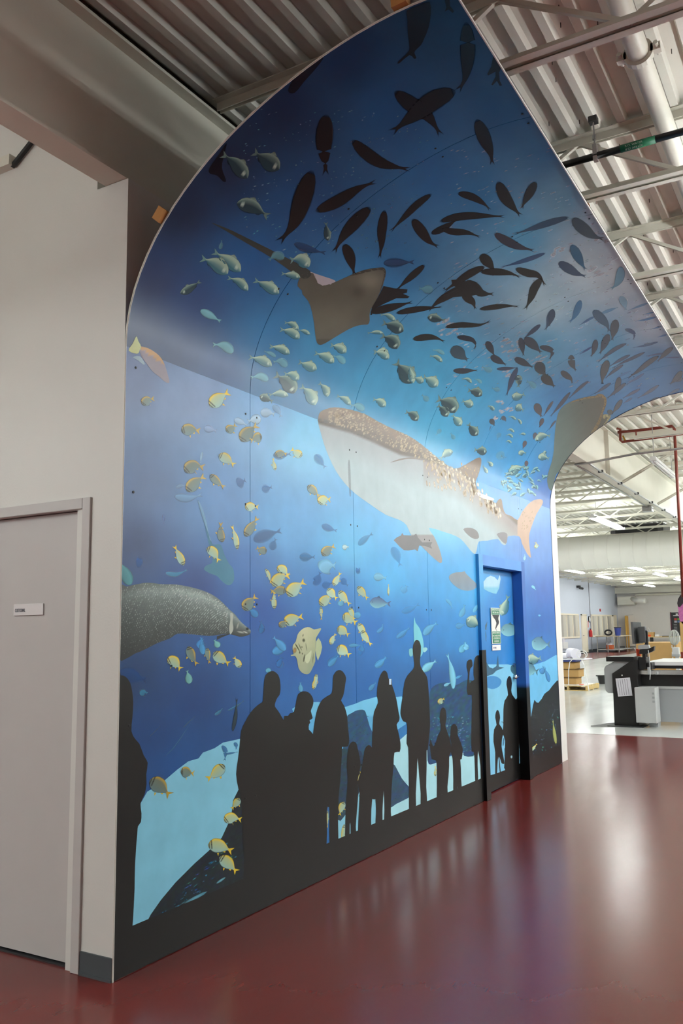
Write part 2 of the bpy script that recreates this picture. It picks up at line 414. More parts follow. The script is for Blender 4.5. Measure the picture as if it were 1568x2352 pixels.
for a, b in zip(SEAMS[:-1], SEAMS[1:]):
    a2, b2 = a+g, b-g
    if b <= 7.7: 
        b3 = min(b2, DX0)
        panel('wall_panel', a2, b3, 0.004, TSPR-0.0004, BGW, G_WALL)
        if b2 > DX0: panel('wall_panel', DX0+g, b2, DZ, TSPR-0.0004, BGW, G_WALL)
    elif a < 8:
        panel('wall_panel', a2, DX1, DZ, TSPR-0.0004, BGW, G_WALL)
        panel('wall_panel', DX1+g, b2, 0.004, TSPR-0.0004, BGW, G_WALL)
    else: panel('wall_panel', a2, b2, 0.004, TSPR-0.0004, BGW, G_WALL)
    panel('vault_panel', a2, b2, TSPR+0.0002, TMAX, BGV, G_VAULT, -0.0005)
# thin white sheet edges at the near end, far end and along the free edge
M_edge = mat('white_sheet_edge', (225, 222, 214), 0.5)
def edge_strip(x, name):
    t = np.linspace(0.0, TMAX, 60); A = surf(x-0.004, t, 0.004); B = surf(x+0.004, t, -0.006)
    b = MB().tube([tuple(p) for p in surf(x, t, 0.0)], 0.0045, 6); part(mural, name, b, M_edge)
edge_strip(XL-0.001, 'near_edge_trim')
part(mural, 'far_edge_trim', MB().tube([tuple(p) for p in surf(XE+0.002, np.linspace(0, TMAX, 60), 0.0)], 0.004, 6), mat('dark_blue_edge', (28, 40, 70), 0.5))
e = surf(np.array([XL, XE]), np.array([TMAX, TMAX]), 0.0)
part(mural, 'free_edge_trim', MB().tube([tuple(e[0]), tuple(e[1])], 0.005, 6), M_edge)
# curved plywood ribs and blocks behind the vault
for x in (3.1, 5.2, 7.6, 9.9):
    part(mural, 'framing_rib', MB().add([tuple(q) for q in np.r_[surf(x-0.02, np.linspace(TSPR, TMAX-.02, 30), -0.012), surf(x-0.02, np.linspace(TSPR, TMAX-.02, 30), -0.06), surf(x+0.02, np.linspace(TSPR, TMAX-.02, 30), -0.012), surf(x+0.02, np.linspace(TSPR, TMAX-.02, 30), -0.06)]],
        [(i, i+1, 31+i, 30+i) for i in range(29)]+[(60+i, 90+i, 91+i, 61+i) for i in range(29)]+[(30+i, 31+i, 91+i, 90+i) for i in range(29)]), M_rawwood)
for x, t in ((2.985, TSPR+0.62), (2.985, TSPR+2.06), (9.985, TSPR+2.02)):
    q = surf(x, t, -0.03); a = surf(x, t+0.03, -0.03)
    part(mural, 'wood_block', MB().bar(tuple(q), tuple(a+(a-q)*1.2), 0.05, 0.05), M_rawwood)

# ---- printed shapes: outlines measured on the photo, laid on the mural surface
LAYER = [0.0004]
def lift():
    LAYER[0] += 2e-6
    return LAYER[0]
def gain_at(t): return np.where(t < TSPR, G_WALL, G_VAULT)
class Tile:
    def __init__(s, ox, oy, w, out): s.o = np.array([ox, oy], float); s.s = out/float(w)
    def __call__(s, pts): return np.asarray(pts, float)/s.s+s.o
PX = Tile(0, 0, 1, 1)
def place(px, py, where, xr=None):
    if where == 'wall':
        x, t = survey(px, py, xr); return surf(x, t, lift())-mo, gain_at(t)
    # on the recessed door leaf
    d = rays(px, py); y = LEAFY; k = y/d[..., 1]; lf = lift()
    x = np.clip(d[..., 0]*k, DX0+0.057, DX1-0.057); z = np.clip(EYE[2]+d[..., 2]*k, 0.014, DZ-0.052)
    return np.stack([x, np.full(x.shape, y-lf), z], -1)-mo, np.full(x.shape, G_WALL)
LEAFY = W+0.075
def poly(tile, pts, col, name, label=None, smooth=3, where='wall', xr=None, step=6.0, alpha=1.0, parent=None, mottled=0.0):
    """filled outline; col is an sRGB triple or a function of tile coordinates"""
    q = catmull(pts, smooth, True) if smooth > 1 else np.array(pts, float)
    p = tile(q); n = len(p)
    mn, mx = p.min(0), p.max(0)
    gx, gy = np.meshgrid(np.arange(mn[0], mx[0], step), np.arange(mn[1], mx[1], step))
    gpts = np.c_[gx.ravel(), gy.ravel()]
    # keep only grid points inside the outline
    ins = np.zeros(len(gpts), bool); j = n-1
    for i in range(n):
        a, b = p[i], p[j]
        c = ((a[1] > gpts[:, 1]) != (b[1] > gpts[:, 1])) & (gpts[:, 0] < (b[0]-a[0])*(gpts[:, 1]-a[1])/(b[1]-a[1]+1e-12)+a[0])
        ins ^= c; j = i
    allp = np.r_[p, gpts[ins]]
    v, ed, f, *_ = delaunay_2d_cdt([Vector((a, b)) for a, b in allp], [(i, (i+1) % n) for i in range(n)], [], 1, 1e-4)
    V = np.array([tuple(a) for a in v]); P3, gn = place(V[:, 0], V[:, 1], where, xr)
    if callable(col):
        tz = (V-tile.o)*tile.s; c = np.array([L(*col(a, b)) for a, b in tz])
    else: c = np.tile(np.array(L(*col)), (len(V), 1))
    if mottled:
        c = c*(1+mottled*np.random.default_rng(3).normal(size=(len(V), 1)))
    c = np.clip(c*gn[:, None], 0, 1)
    me = bpy.data.meshes.new(name); me.from_pydata(P3.tolist(), [], [tuple(t)[::-1] for t in f]); me.update()
    set_print(me, np.c_[c, np.full(len(c), alpha)])
    return mobj(name, me, label, parent)
U_S = [0, .04, .12, .25, .4, .55, .68, .78, .85, .92, 1.0]
W_SIL = [.10, .40, .74, .96, 1.0, .84, .56, .30, .15, .26, .42]
U_D = [0, .04, .12, .25, .42, .56, .68, .77, .82, .90, 1.0]
W_DEEP = [.10, .38, .74, .98, .98, .78, .46, .2, .15, .36, .58]
def fish(tile, kind, spine, w, col=None, where='wall', soft=None, alpha=1.0, xr=None):
    deep = kind in ('jack', 'djack', 'pork', 'gpork', 'ghost', 'tuna')
    sp = tile(catmull(spine, 8)); w = w/tile.s*(.92 if 'pork' in kind else 1)
    seg = np.r_[0, np.cumsum(np.hypot(*np.diff(sp, axis=0).T))]; Lg = seg[-1]; s = seg/Lg
    nr = 23 if deep else 17
    u = np.linspace(0, 1, nr); wv = np.interp(u, U_D if deep else U_S, W_DEEP if deep else W_SIL)*w/2
    cols_v = np.array([-1, -.82, -.5, 0, .5, .82, 1.0]) if 'pork' not in kind else np.array([-1.08, -.88, -.5, 0, .5, .88, 1.08])
    V = []; C = []; jc = (rnd()-.5)*0.16
    for i, (uu, hw) in enumerate(zip(u, wv)):
        for vv in cols_v:
            us = uu
            if uu > .85: us = uu-(1-abs(vv))*0.085*(uu-.85)/.15
            c = np.array([np.interp(us, s, sp[:, 0]), np.interp(us, s, sp[:, 1])])
            e0, e1 = max(us-.02, 0), min(us+.02, 1)
            tg = np.array([np.interp(e1, s, sp[:, 0])-np.interp(e0, s, sp[:, 0]), np.interp(e1, s, sp[:, 1])-np.interp(e0, s, sp[:, 1])])
            tg /= np.linalg.norm(tg)+1e-9; nm = np.array([tg[1], -tg[0]])
            if nm[1] > 0 or (abs(nm[1]) < .05 and nm[0] > 0): nm = -nm     # v>0 is the fish's back
            V.append(c+nm*hw*vv)
            a = alpha; k = (vv+1)/2
            if kind == 'sil': rgb = col or (9, 9, 11)
            elif kind == 'ghost': rgb = tuple(x*(0.88+0.24*k) for x in (col or (120, 190, 220)))
            elif kind == 'tuna':
                b0 = np.array(col or (78, 106, 142)); rgb = tuple(b0*k+np.array((128, 190, 205))*(1-k)) if uu < .85 else tuple(b0)
            elif kind in ('jack', 'djack'):
                hi = np.array(col or (168, 192, 172)); lo = np.array((58, 108, 122)) if kind == 'jack' else np.array((34, 62, 72))
                kk = min(1, max(0, (k-(.28 if kind == 'jack' else .55))*2.2)); rgb = hi*kk+lo*(1-kk)
                if .1 < uu < .2 and abs(vv) < .3: rgb = np.array((190, 210, 195))
                if uu > .82: rgb = (hi+lo)/2
                rgb = tuple(rgb)
            else:
                base = np.array((186, 188, 122)) if kind == 'pork' else np.array((116, 122, 100))
                belly = np.array((150, 188, 186)) if kind == 'pork' else np.array((98, 126, 130))
                yel = np.array((222, 192, 52)) if kind == 'pork' else np.array((190, 160, 60))
                rgb = base*k+belly*(1-k)
                if vv > .75: rgb = yel
                if .04 < uu < .06: rgb = np.array((34, 32, 26))
                if .13 < uu < .14 and vv > -.6: rgb = np.array((40, 38, 30))
                if uu > .79: rgb = yel
                rgb = tuple(rgb*(1+jc))
            if abs(vv) > .99 and (soft if soft is not None else kind in ('sil', 'ghost', 'jack', 'djack', 'pork', 'gpork')): a = 0.0
            if kind == 'ghost' and .8 < abs(vv) < .89: a *= .6
            if (i == 0 or i == nr-1) and kind in ('sil', 'ghost'): a = 0.0
            C.append((*L(*rgb), a))
    V = np.array(V); C = np.array(C)
    nv = len(cols_v); F = []
    for i in range(nr-1):
        for j in range(nv-1):
            q = i*nv+j; F.append((q, q+1, q+nv+1, q+nv))
    if kind in ('pork', 'gpork'):      # belly and anal fins
        for u0 in (.42, .66):
            r0 = int(u0*(nr-1)); a, b = V[r0*nv], V[(r0+2)*nv]; out = V[r0*nv]-V[r0*nv+3]
            k = len(V); V = np.r_[V, [a, b, (a+b)/2+out*.45+(b-a)*.6]]; yl = (*L(225, 190, 45), 1)
            C = np.r_[C, [yl, yl, yl]]; F.append((k, k+1, k+2))
    if kind in ('tuna', 'djack', 'jack') and w > 14:      # dorsal and anal fins
        for u0, cv, kk in ((.36, nv-1, .34), (.6, 0, .3)):
            r0 = int(u0*(nr-1)); a, b = V[r0*nv+cv], V[(r0+4)*nv+cv]; m3 = V[r0*nv+3]; out = (a-m3)*kk
            k = len(V); V = np.r_[V, [a*.97+m3*.03, b*.9+V[(r0+4)*nv+3]*.1, a*.35+b*.65+out]]; cc = C[r0*nv+(5 if cv else 1)].copy(); cc[3] = alpha*.9
            C = np.r_[C, [cc, cc, cc*np.array((1, 1, 1, .4))]]; F.append((k, k+1, k+2))
    P3, gn = place(V[:, 0], V[:, 1], where, xr)
    if kind in ('pork', 'gpork', 'jack', 'djack', 'tuna') and w > 12:      # eye
        r0 = 3; ce = V[r0*nv+3]*.75+V[r0*nv+4]*.25; re = w*.035; an = np.arange(6)*math.pi/3
        E2 = np.r_[[ce], np.c_[ce[0]+re*np.cos(an), ce[1]+re*np.sin(an)]]; pe, ge = place(E2[:, 0], E2[:, 1], where, xr); k = len(P3)
        P3 = np.r_[P3, pe]; gn = np.r_[gn, ge]; C = np.r_[C, [(*L(14, 16, 18), alpha)]*7]; F += [(k, k+1+i, k+1+(i+1) % 6) for i in range(6)]
    C[:, :3] = np.clip(C[:, :3]*gn[:, None], 0, 1)
    nm = {'sil': 'dark_fish_print', 'ghost': 'distant_fish_print', 'tuna': 'grey_fish_print', 'jack': 'silver_fish_print', 'djack': 'silver_fish_print', 'pork': 'yellow_fish_print', 'gpork': 'yellow_fish_print'}[kind]
    me = bpy.data.meshes.new(nm); me.from_pydata(P3.tolist(), [], F); me.update(); set_print(me, C)
    return mobj(nm, me)
def specks(tile, name, items, where='wall', label=None):
    """many tiny printed marks joined: items = (cx, cy, rx, ry, angle, rgb, alpha)"""
    V = []; F = []; C = []
    for cx, cy, rx, ry, an, rgb, al in items:
        k = len(V); V.append((cx, cy)); C.append((*L(*rgb), al))
        for i in range(8):
            a = i*math.pi/4; x, y = rx*math.cos(a), ry*math.sin(a)
            V.append((cx+x*math.cos(an)-y*math.sin(an), cy+x*math.sin(an)+y*math.cos(an))); C.append((*L(*rgb), al*0.45))
        F += [(k, k+1+i, k+1+(i+1) % 8) for i in range(8)]
    p = tile(np.array(V)); P3, gn = place(p[:, 0], p[:, 1], where); C = np.array(C); C[:, :3] = np.clip(C[:, :3]*gn[:, None], 0, 1)
    me = bpy.data.meshes.new(name); me.from_pydata(P3.tolist(), [], F); me.update(); set_print(me, C)
    o = mobj(name, me, label); o['kind'] = 'stuff'; return o

tA = Tile(640, 0, 520, 1568); tB = Tile(480, 240, 420, 1568); tC = Tile(880, 180, 420, 1568); tD = Tile(280, 480, 440, 1568)
tE = Tile(660, 440, 400, 1568); tF = Tile(980, 440, 340, 1568); tG = Tile(1260, 460, 308, 1568); tH = Tile(940, 680, 360, 1568)
tI = Tile(1220, 680, 348, 1568); tJ = Tile(560, 720, 400, 1568); tK = Tile(980, 880, 320, 1568); tL = Tile(560, 1180, 400, 1568)
tM = Tile(260, 1180, 540, 1568); tN = Tile(260, 1480, 500, 1508); tO = Tile(680, 1440, 500, 1568); tP = Tile(1060, 1240, 260, 986)
tQ = Tile(820, 1280, 300, 1568); tR = Tile(240*0+1240, 900, 328, 1568); tS = Tile(680, 880, 620, 1568); tU = Tile(260, 760, 500, 1568)

# sand and rocks of the sea bed
SAND = (132, 200, 226); DROCK = (14, 32, 46)
WX = (XL, DX0-0.055)
poly(tN, [(190,1100),(235,1020),(300,985),(370,930),(440,870),(520,810),(590,790),(620,750),(700,720),(760,680),(830,665),(900,650),(900,1100),(880,1400),(600,1700),(300,1960),(215,1975),(130,1992),(140,1700),(165,1300)], SAND, 'sand_print', smooth=1, xr=WX)
poly(tO, [(-30,590),(40,545),(160,540),(250,555),(340,580),(420,555),(480,530),(590,500),(640,520),(720,505),(760,500),(790,560),(790,700),(700,760),(600,900),(300,1000),(80,900)], lambda x, y: (112, 194, 232) if y < 640 else (92, 172, 218), 'sand_print', smooth=1, xr=WX)
poly(tO, [(660,860),(745,815),(795,770),(960,800),(1010,960),(1262,890),(1360,880),(1362,1110),(1190,1192),(940,1305),(682,1422),(520,1500),(380,1560),(290,1600),(300,1200),(540,1150)], lambda x, y: (170, 222, 234) if x > 600 else (136, 200, 222), 'sand_print', smooth=1, xr=WX)
poly(tN, [(905,990),(865,1010),(830,1080),(815,1200),(750,1340),(660,1430),(560,1520),(430,1650),(330,1770),(260,1870),(215,1955),(430,1880),(950,1700),(1300,1560),(1300,1000)], lambda x, y: (6+8*rnd(), 18+16*rnd(), 26+20*rnd()), 'rock_print', smooth=1, xr=WX)
poly(tO, [(960,480),(1000,420),(1080,400),(1150,420),(1230,380),(1300,420),(1330,600),(1300,900),(1210,930),(1195,890),(1100,930),(990,985),(945,960),(950,700)], lambda x, y: (14+14*rnd(), 52+30*rnd(), 84+36*rnd()), 'rock_print', xr=WX)
poly(tO, [(360,660),(400,620),(440,600),(490,600),(510,650),(530,720),(560,800),(560,1010),(440,1060),(330,1000),(340,850)], lambda x, y: (20+12*rnd(), 62+20*rnd(), 96+24*rnd()), 'rock_print', xr=WX)
poly(tO, [(690,980),(760,1090),(810,1150),(830,1190),(815,1225),(770,1250),(720,1275),(670,1295),(660,1150)], lambda x, y: (26+14*rnd(), 60+20*rnd(), 86+26*rnd()), 'rock_print', xr=WX)
poly(tO, [(300,900),(380,880),(470,900),(480,1050),(440,1230),(370,1330),(300,1390),(290,1100)], lambda x, y: (20+12*rnd(), 46+20*rnd(), 64+26*rnd()), 'rock_print', xr=WX)
RX = (DX1+0.052, XE)
poly(tP, [(560,1090),(640,1085),(720,1060),(815,1005),(860,1000),(860,1700),(560,1900)], lambda x, y: (104, 182, 226), 'sand_print', smooth=1, xr=RX)
poly(tP, [(560,1800),(580,1640),(600,1560),(620,1440),(633,1392),(650,1415),(668,1418),(695,1385),(720,1340),(760,1310),(790,1270),(830,1225),(870,1225),(870,1960),(560,2120)], lambda x, y: (6+6*rnd(), 16+10*rnd(), 22+12*rnd()), 'rock_print', smooth=1, xr=RX, step=4)
items = []
for _ in range(150): items.append((970+300*rnd(), 640+260*rnd(), 2+9*rnd(), 2+4*rnd(), -.5+rnd()*.6, (70+90*rnd(), 150+60*rnd(), 190+30*rnd()), .65))
for _ in range(46): items.append((310+170*rnd(), 860+480*rnd(), 3+8*rnd(), 2+3*rnd(), -.9+rnd()*.5, (60, 130+40*rnd(), 150+30*rnd()), .6))
for _ in range(26): items.append((700+110*rnd(), 1080+170*rnd(), 2+4*rnd(), 1.5+2*rnd(), rnd()*3, (70, 130, 160), .5))
for _ in range(40): items.append((370+170*rnd(), 640+300*rnd(), 3+5*rnd(), 2+3*rnd(), rnd()*3, (60, 120, 165), .5))
specks(tO, 'coral_speck_print', items)
items = []
for _ in range(60):
    k = rnd(); items.append((250+560*k+60*rnd(), 1900-560*k+130*rnd(), 6+22*rnd(), 3+5*rnd(), -.7+.3*rnd(), (26+50*rnd(), 80+80*rnd(), 100+80*rnd()), .75))
items += [(570,1755,95,12,-.5,(120,190,215),.8), (745,1635,40,8,-.6,(130,200,220),.8), (905,1665,24,9,-.5,(120,190,215),.8), (1032,1590,9,26,0,(150,200,215),.8), (1210,1215,12,26,.7,(90,150,170),.8), (820,1210,14,30,.5,(60,110,130),.7)]
specks(tN, 'rock_speck_print', items)
items = []
for _ in range(80): items.append((590+250*rnd(), 1440+420*rnd(), 2+6*rnd(), 2+7*rnd(), rnd()*3, (50+40*rnd(), 110+70*rnd(), 125+60*rnd()), .8))
items = [i for i in items if i[1] > 1900-(i[0]-560)*2.1]
specks(tP, 'rock_speck_print', items)

# soft cloudy patches and murk in the water
for sp, w, c, a in [([(345,395),(420,405),(500,370)],40,(90,170,215),.6), ([(150,320),(175,320),(200,310)],90,(60,120,200),.5), ([(40,1060),(110,1080),(230,1110)],120,(40,90,160),.5), ([(180,1210),(205,1190),(230,1200)],60,(70,150,190),.6), ([(570,900),(580,880),(590,820)],70,(70,150,220),.8), ([(600,940),(590,880),(595,830)],50,(80,165,225),.8), ([(1060,930),(1130,890),(1110,850)],70,(80,165,225),.85), ([(960,690),(925,650),(890,640)],60,(70,150,215),.7), ([(980,800),(990,760),(980,710)],50,(60,130,195),.6), ([(1120,1030),(1110,990),(1120,950)],60,(60,130,200),.6), ([(1430,1010),(1470,970),(1500,930)],55,(60,140,205),.6)]:
    fish(tM, 'ghost', sp, w, c, alpha=a)
fish(tM, 'ghost', [(110,480),(90,420),(30,300)], 90, (80,150,160), alpha=.9)
poly(tM, [(588,0),(604,0),(625,80),(645,160),(665,205),(715,205),(740,270),(770,330),(800,370),(805,440),(780,475),(750,470),(715,440),(690,415),(640,395),(605,370),(620,345),(660,325),(655,260),(638,205),(612,90)], lambda x, y: (72+.05*y, 140+.05*y, 172+.03*y), 'guitarfish_print', alpha=.65)

# large scaled fish entering from the near edge
def arap(x, y):
    top = np.interp(x, [20,200,420,640,770,915], [500,462,472,530,635,775]); bot = np.interp(x, [20,230,430,640,800,915], [955,895,800,815,812,806])
    k = (y-top)/max(bot-top, 1)
    b = np.interp(k, [0,.12,.3,.6,1.0], [112,150,112,84,54]) * np.interp(x, [0,200,560,760,915], [.62,.9,1.15,1.05,1.0])
    return (b*.92, b*1.02, b*1.0)
poly(tM, [(22,500),(90,485),(200,462),(260,462),(330,470),(420,472),(540,495),(640,530),(710,575),(770,635),(810,670),(850,720),(890,755),(915,778),(910,803),(880,816),(840,820),(790,806),(730,803),(640,815),(540,805),(430,800),(380,830),(300,860),(230,895),(150,930),(18,955)], arap, 'scaled_fish_print', 'large grey scaled fish', step=4)
keep = set(mural.children); ARP = [o for o in keep if o.name.startswith('scaled_fish')][0]
items = []
for r in range(30):
    for c in range(50):
        x = 36+c*14.8+(r % 2)*7.4; k = (r+.5)/30
        top = np.interp(x, [20,200,420,640,770,915], [500,462,472,530,635,775]); bot = np.interp(x, [20,230,430,640,800,915], [955,895,800,815,812,806])
        y = top+(bot-top)*k
        if x < 765 and rnd() < .9:
            br = (105+95*rnd())*np.interp(k, [0,.15,.5,1], [1.05,1.1,.9,.6])*np.interp(x, [0,200,500], [.7,.9,1.1])
            items.append((x, y, 1.7+.9*rnd(), 6+2.5*rnd(), .45, (min(235,br*1.12), min(240,br*1.2), min(235,br*1.16)), .95))
specks(tM, 'fish_scale_print', items)
poly(tM, [(780,662),(800,672),(795,720),(800,770),(780,805),(772,760),(780,710)], (176,182,172), 'gill_print')
specks(tM, 'fish_eye_print', [(893,768,12,11,0,(20,22,24),1), (880,790,20,6,.4,(205,208,200),.8), (830,745,7,30,.3,(190,194,184),.7), (850,790,30,8,.2,(190,196,188),.7)])
poly(tM, [(690,818),(720,808),(780,800),(770,806),(720,826),(690,842)], (26,32,38), 'fin_print', smooth=1)

for o in set(mural.children)-keep: o.parent = ARP
# the whale shark across wall and vault
SH_T = ([128,150,200,250,320,400,470,560,650,720,790,840,890,930,1040,1075,1130,1215,1285],[190,160,143,142,155,180,220,265,305,350,410,450,485,497,560,610,670,760,795])
SH_B = ([128,320,450,600,750,830,930,1300],[235,290,345,415,445,476,502,840])
def shark(x, y):
    top = np.interp(x, *SH_T); bd = np.interp(x, *SH_B)
    if x > 1285: return (178, 148, 126)
    if y < top-2 and 900 < x < 1100: return (108, 86, 68)         # dorsal fin
    k = min(1, max(0, (y-top)/max(bd-top, 1))); back = np.array((118-44*k, 94-34*k, 72-22*k))
    k = min(1, max(0, (y-bd)/330.0))
    a = np.array((142, 132, 128)) if x > 740 else np.array((154, 160, 163)); b = np.array((160, 178, 182))
    s = min(1, max(0, (k-.1)*2.2)); c = a*(1-s)+b*s
    if y > 880 and x < 860: c = np.array((134, 132, 132))
    m = min(1, max(0, (y-bd+9)/18.0))
    return tuple(back*(1-m)+c*m)
SHO = [(128,210),(132,180),(150,160),(200,143),(250,142),(320,155),(400,180),(470,220),(560,265),(650,305),(720,350),(790,410),(840,450),(890,485),(930,497),(980,475),(1040,440),(1065,432),(1075,445),(1070,490),(1055,540),(1042,572),(1048,605),(1060,630),(1090,650),(1130,670),(1155,700),(1170,682),(1185,670),(1195,685),(1200,720),(1215,758),(1250,772),(1285,795),(1310,750),(1345,705),(1380,680),(1420,674),(1433,690),(1420,720),(1395,760),(1375,810),(1355,870),(1352,920),(1360,990),(1362,1015),(1340,990),(1310,930),(1295,890),(1230,890),(1222,925),(1212,942),(1190,930),(1170,905),(1110,915),(1060,920),(1050,960),(1038,993),(1010,970),(970,920),(930,890),(860,865),(770,840),(800,890),(830,960),(846,1020),(842,1045),(820,1035),(780,1000),(740,960),(690,910),(660,870),(640,825),(600,795),(520,765),(430,705),(340,640),(280,580),(230,510),(190,430),(160,350),(140,280),(129,240)]
SHK = poly(tS, SHO, shark, 'whale_shark_print', 'spotted brown and grey whale shark', smooth=2, step=3.0)
keep = set(mural.children)
items = []
for _ in range(900):
    x = 190+730*rnd(); top = np.interp(x, *SH_T); bd = np.interp(x, *SH_B); k = rnd()**1.1*.78+.04
    if bd-top < 16: continue
    y = top+(bd-top)*k
    r = (3.2+2.2*rnd())*(1.3 if x < 420 else 1); items.append((x, y, r, r*(1.25+rnd()*.8), .3, (208,190,160), .9))
    if len(items) > 400: break
for _ in range(26): x = 600+250*rnd(); items.append((x, np.interp(x, *SH_T)+30+60*rnd(), 5, 13+6*rnd(), .35, (226,206,168), .85))
for _ in range(150):
    x = 755+420*rnd(); top = np.interp(x, *SH_T); y = max(top, np.interp(x, *SH_B))+4+rnd()**1.4*150*(1-(x-755)/700); items.append((x, y, 3.5+2.2*rnd(), 9+11*rnd(), -.12, (232,214,186), .85))
for row, n0, dy in ((0, 17, 8), (1, 17, 36), (2, 12, 74)):
    for i in range(n0):
        x = 780+i*25+row*6; y = np.interp(x, *SH_T)+dy+6*rnd()
        items.append((x, y, 6.2, 13+5*rnd(), -.15, (246,234,210), 1.0))
for _ in range(14): items.append((960+100*rnd(), 470+80*rnd(), 4, 10, -.2, (226,190,130), .85))
for _ in range(26): items.append((1310+70*rnd(), 740+110*rnd(), 2, 5, .4, (232,210,170), .7))
specks(tS, 'shark_spot_print', items)
poly(tS, [(128,225),(200,242),(300,275),(330,292),(430,330),(425,320),(320,278),(210,228),(140,205)], (64,54,48), 'mouth_line_print')
poly(tS, [(545,462),(600,440),(670,432),(740,440),(800,466),(812,474),(780,466),(720,446),(650,440),(590,452)], (112,100,92), 'gill_line_print')
specks(tS, 'shark_eye_print', [(268,186,8,9,0,(36,28,20),1), (240,190,24,12,0,(200,160,90),.35)])
poly(tS, [(970,850),(1010,840),(1050,860),(1060,900),(1020,900)], (138,130,130), 'fin_print', alpha=.7)
poly(tS, [(1165,880),(1200,866),(1226,880),(1215,935)], (150,146,148), 'fin_print', alpha=.7)
poly(tS, [(300,470),(312,460),(318,640),(308,640)], (140,146,150), 'fold_print', alpha=.35)
for o in set(mural.children)-keep: o.parent = SHK
poly(tS, [(1054,634),(1100,652),(1145,670),(1143,682),(1100,674),(1060,656)], (232,214,200), 'remora_print')
poly(tS, [(566,912),(585,895),(608,885),(615,870),(624,883),(680,885),(697,874),(707,898),(732,925),(790,924),(780,944),(790,962),(745,945),(714,944),(705,978),(690,966),(650,972),(625,970),(600,950)], (98,96,100), 'grey_fish_print', smooth=1)

# vault light flecks and bubbles
items = []
for _ in range(230):
    x, y = 560+430*rnd(), 250+330*rnd(); items.append((x, y, 1.3+3.2*rnd(), 1+1.2*rnd(), -.6+rnd()*.4, (90+60*rnd(), 160+40*rnd(), 200+30*rnd()), .65))
for _ in range(520):
    x, y = 1030+480*rnd(), 330+560*rnd()
    if y < 240+(x-1030)*.55 and rnd() < .6: continue
    items.append((x, y, 2+6*rnd(), .8+1*rnd(), -.45+rnd()*.15, (196+40*rnd(), 216+24*rnd(), 226+20*rnd()), .45))
for x, y, r in ((1178,790,22),(1168,800,16),(1195,795,14),(1245,823,20),(1385,545,22),(1375,620,26),(1290,578,20),(1300,570,22),(1020,735,24),(1030,760,20),(1163,858,16),(1168,940,10),(1150,945,8),(1148,925,7),(1140,960,6)):
    for _ in range(7): items.append((x+r*(rnd()-.5)*2, y+r*(rnd()-.5), r*.4*rnd()+3, r*.16*rnd()+1.6, -.4, (226,222,222), .5))
specks(PX, 'light_fleck_print', items)

# rays
def ray1(x, y):
    b = 88+34*math.exp(-((x-740)/110)**2-((y-800)/80)**2)+14*math.exp(-((x-400)/200)**2-((y-1150)/150)**2)-20*math.exp(-((x-640)/60)**2-((y-900)/60)**2)
    if y > 1330: b -= 16
    return (b*1.0, b*.96, b*.84)
poly(tE, [(185,715),(260,742),(330,765),(430,802),(400,830),(350,846),(310,846),(270,820),(240,760)], (176,166,172), 'ray_belly_print')
poly(tE, [(120,760),(150,728),(230,735),(255,765),(270,810),(300,838),(340,843),(440,810),(560,755),(700,705),(840,685),(870,695),(882,730),(870,800),(840,890),(790,990),(750,1060),(738,1110),(740,1160),(725,1195),(690,1198),(620,1210),(540,1245),(430,1310),(340,1365),(295,1380),(265,1360),(250,1290),(240,1190),(220,1080),(190,990),(135,925),(130,890),(90,850),(100,800)], ray1, 'eagle_ray_print', 'pale brown eagle ray with long thin tail', smooth=2, step=3)
poly(tE, [(560,755),(700,703),(840,682),(874,692),(886,732),(868,812),(838,895),(832,890),(858,800),(868,735),(850,708),(760,715),(620,750)], (62,58,50), 'ray_rim_print')
poly(PX, [(484,511),(520,524),(560,543),(640,583),(712,622),(694,640),(630,596),(555,552),(515,528)], (56,60,56), 'ray_tail_print')
def ray2(x, y):
    k = np.interp(x, [80,300,560,760], [0,.25,.8,1]); c = np.array((96,116,112))*(1-k)+np.array((84,74,64))*k
    return tuple(c*np.interp(y, [0,300,1080], [1.0,.95,.92]))
poly(tR, [(300,125),(420,75),(540,50),(610,40),(640,20),(690,30),(725,70),(728,120),(715,170),(690,230),(700,250),(770,255),(765,290),(730,340),(680,425),(560,490),(490,570),(420,660),(340,770),(280,880),(240,880),(190,890),(165,940),(150,1060),(125,1085),(95,1060),(78,990),(85,900),(130,760),(150,640),(155,540),(165,420),(180,310),(200,230),(240,170)], ray2, 'manta_ray_print', 'grey green manta ray wing with golden rim', smooth=2, step=3)
poly(tR, [(300,125),(420,75),(540,52),(612,40),(642,22),(690,30),(725,70),(728,125),(712,180),(690,235),(672,300),(640,380),(600,440),(566,470),(555,450),(600,380),(640,300),(672,220),(700,130),(690,80),(660,60),(600,66),(480,84),(360,112)], (158,134,92), 'ray_rim_print', alpha=.75)
poly(tR, [(700,248),(768,256),(764,292),(730,345),(680,425),(672,400),(730,310),(735,280),(690,300)], (170,160,110), 'ray_fin_print')

# fish schools on the vault
DK = lambda *p: [fish(t, 'sil', s, w) for t, s, w in p]
poly(tA, [(888,72),(960,42),(1045,12),(1052,100),(1037,190),(1005,270),(985,310),(945,350),(940,370),(952,400),(935,405),(905,380),(835,437),(825,430),(890,365),(905,330),(893,230),(890,130)], (9,10,13), 'dark_fish_print', smooth=2)
poly(tA, [(1140,-30),(1180,-30),(1185,40),(1212,75),(1205,90),(1175,65),(1150,78),(1160,50)], (9,10,13), 'dark_fish_print', smooth=1)
poly(tA, [(1485,385),(1542,470),(1525,500),(1530,560),(1546,590),(1530,595),(1510,560),(1480,590),(1472,585),(1500,530),(1500,495),(1450,522),(1443,512),(1470,460)], (9,10,13), 'dark_fish_print', smooth=1)
poly(tA, [(310,395),(230,420),(100,550),(65,630),(110,642),(180,560),(260,470)], (14,20,32), 'dark_fish_print', alpha=.85)
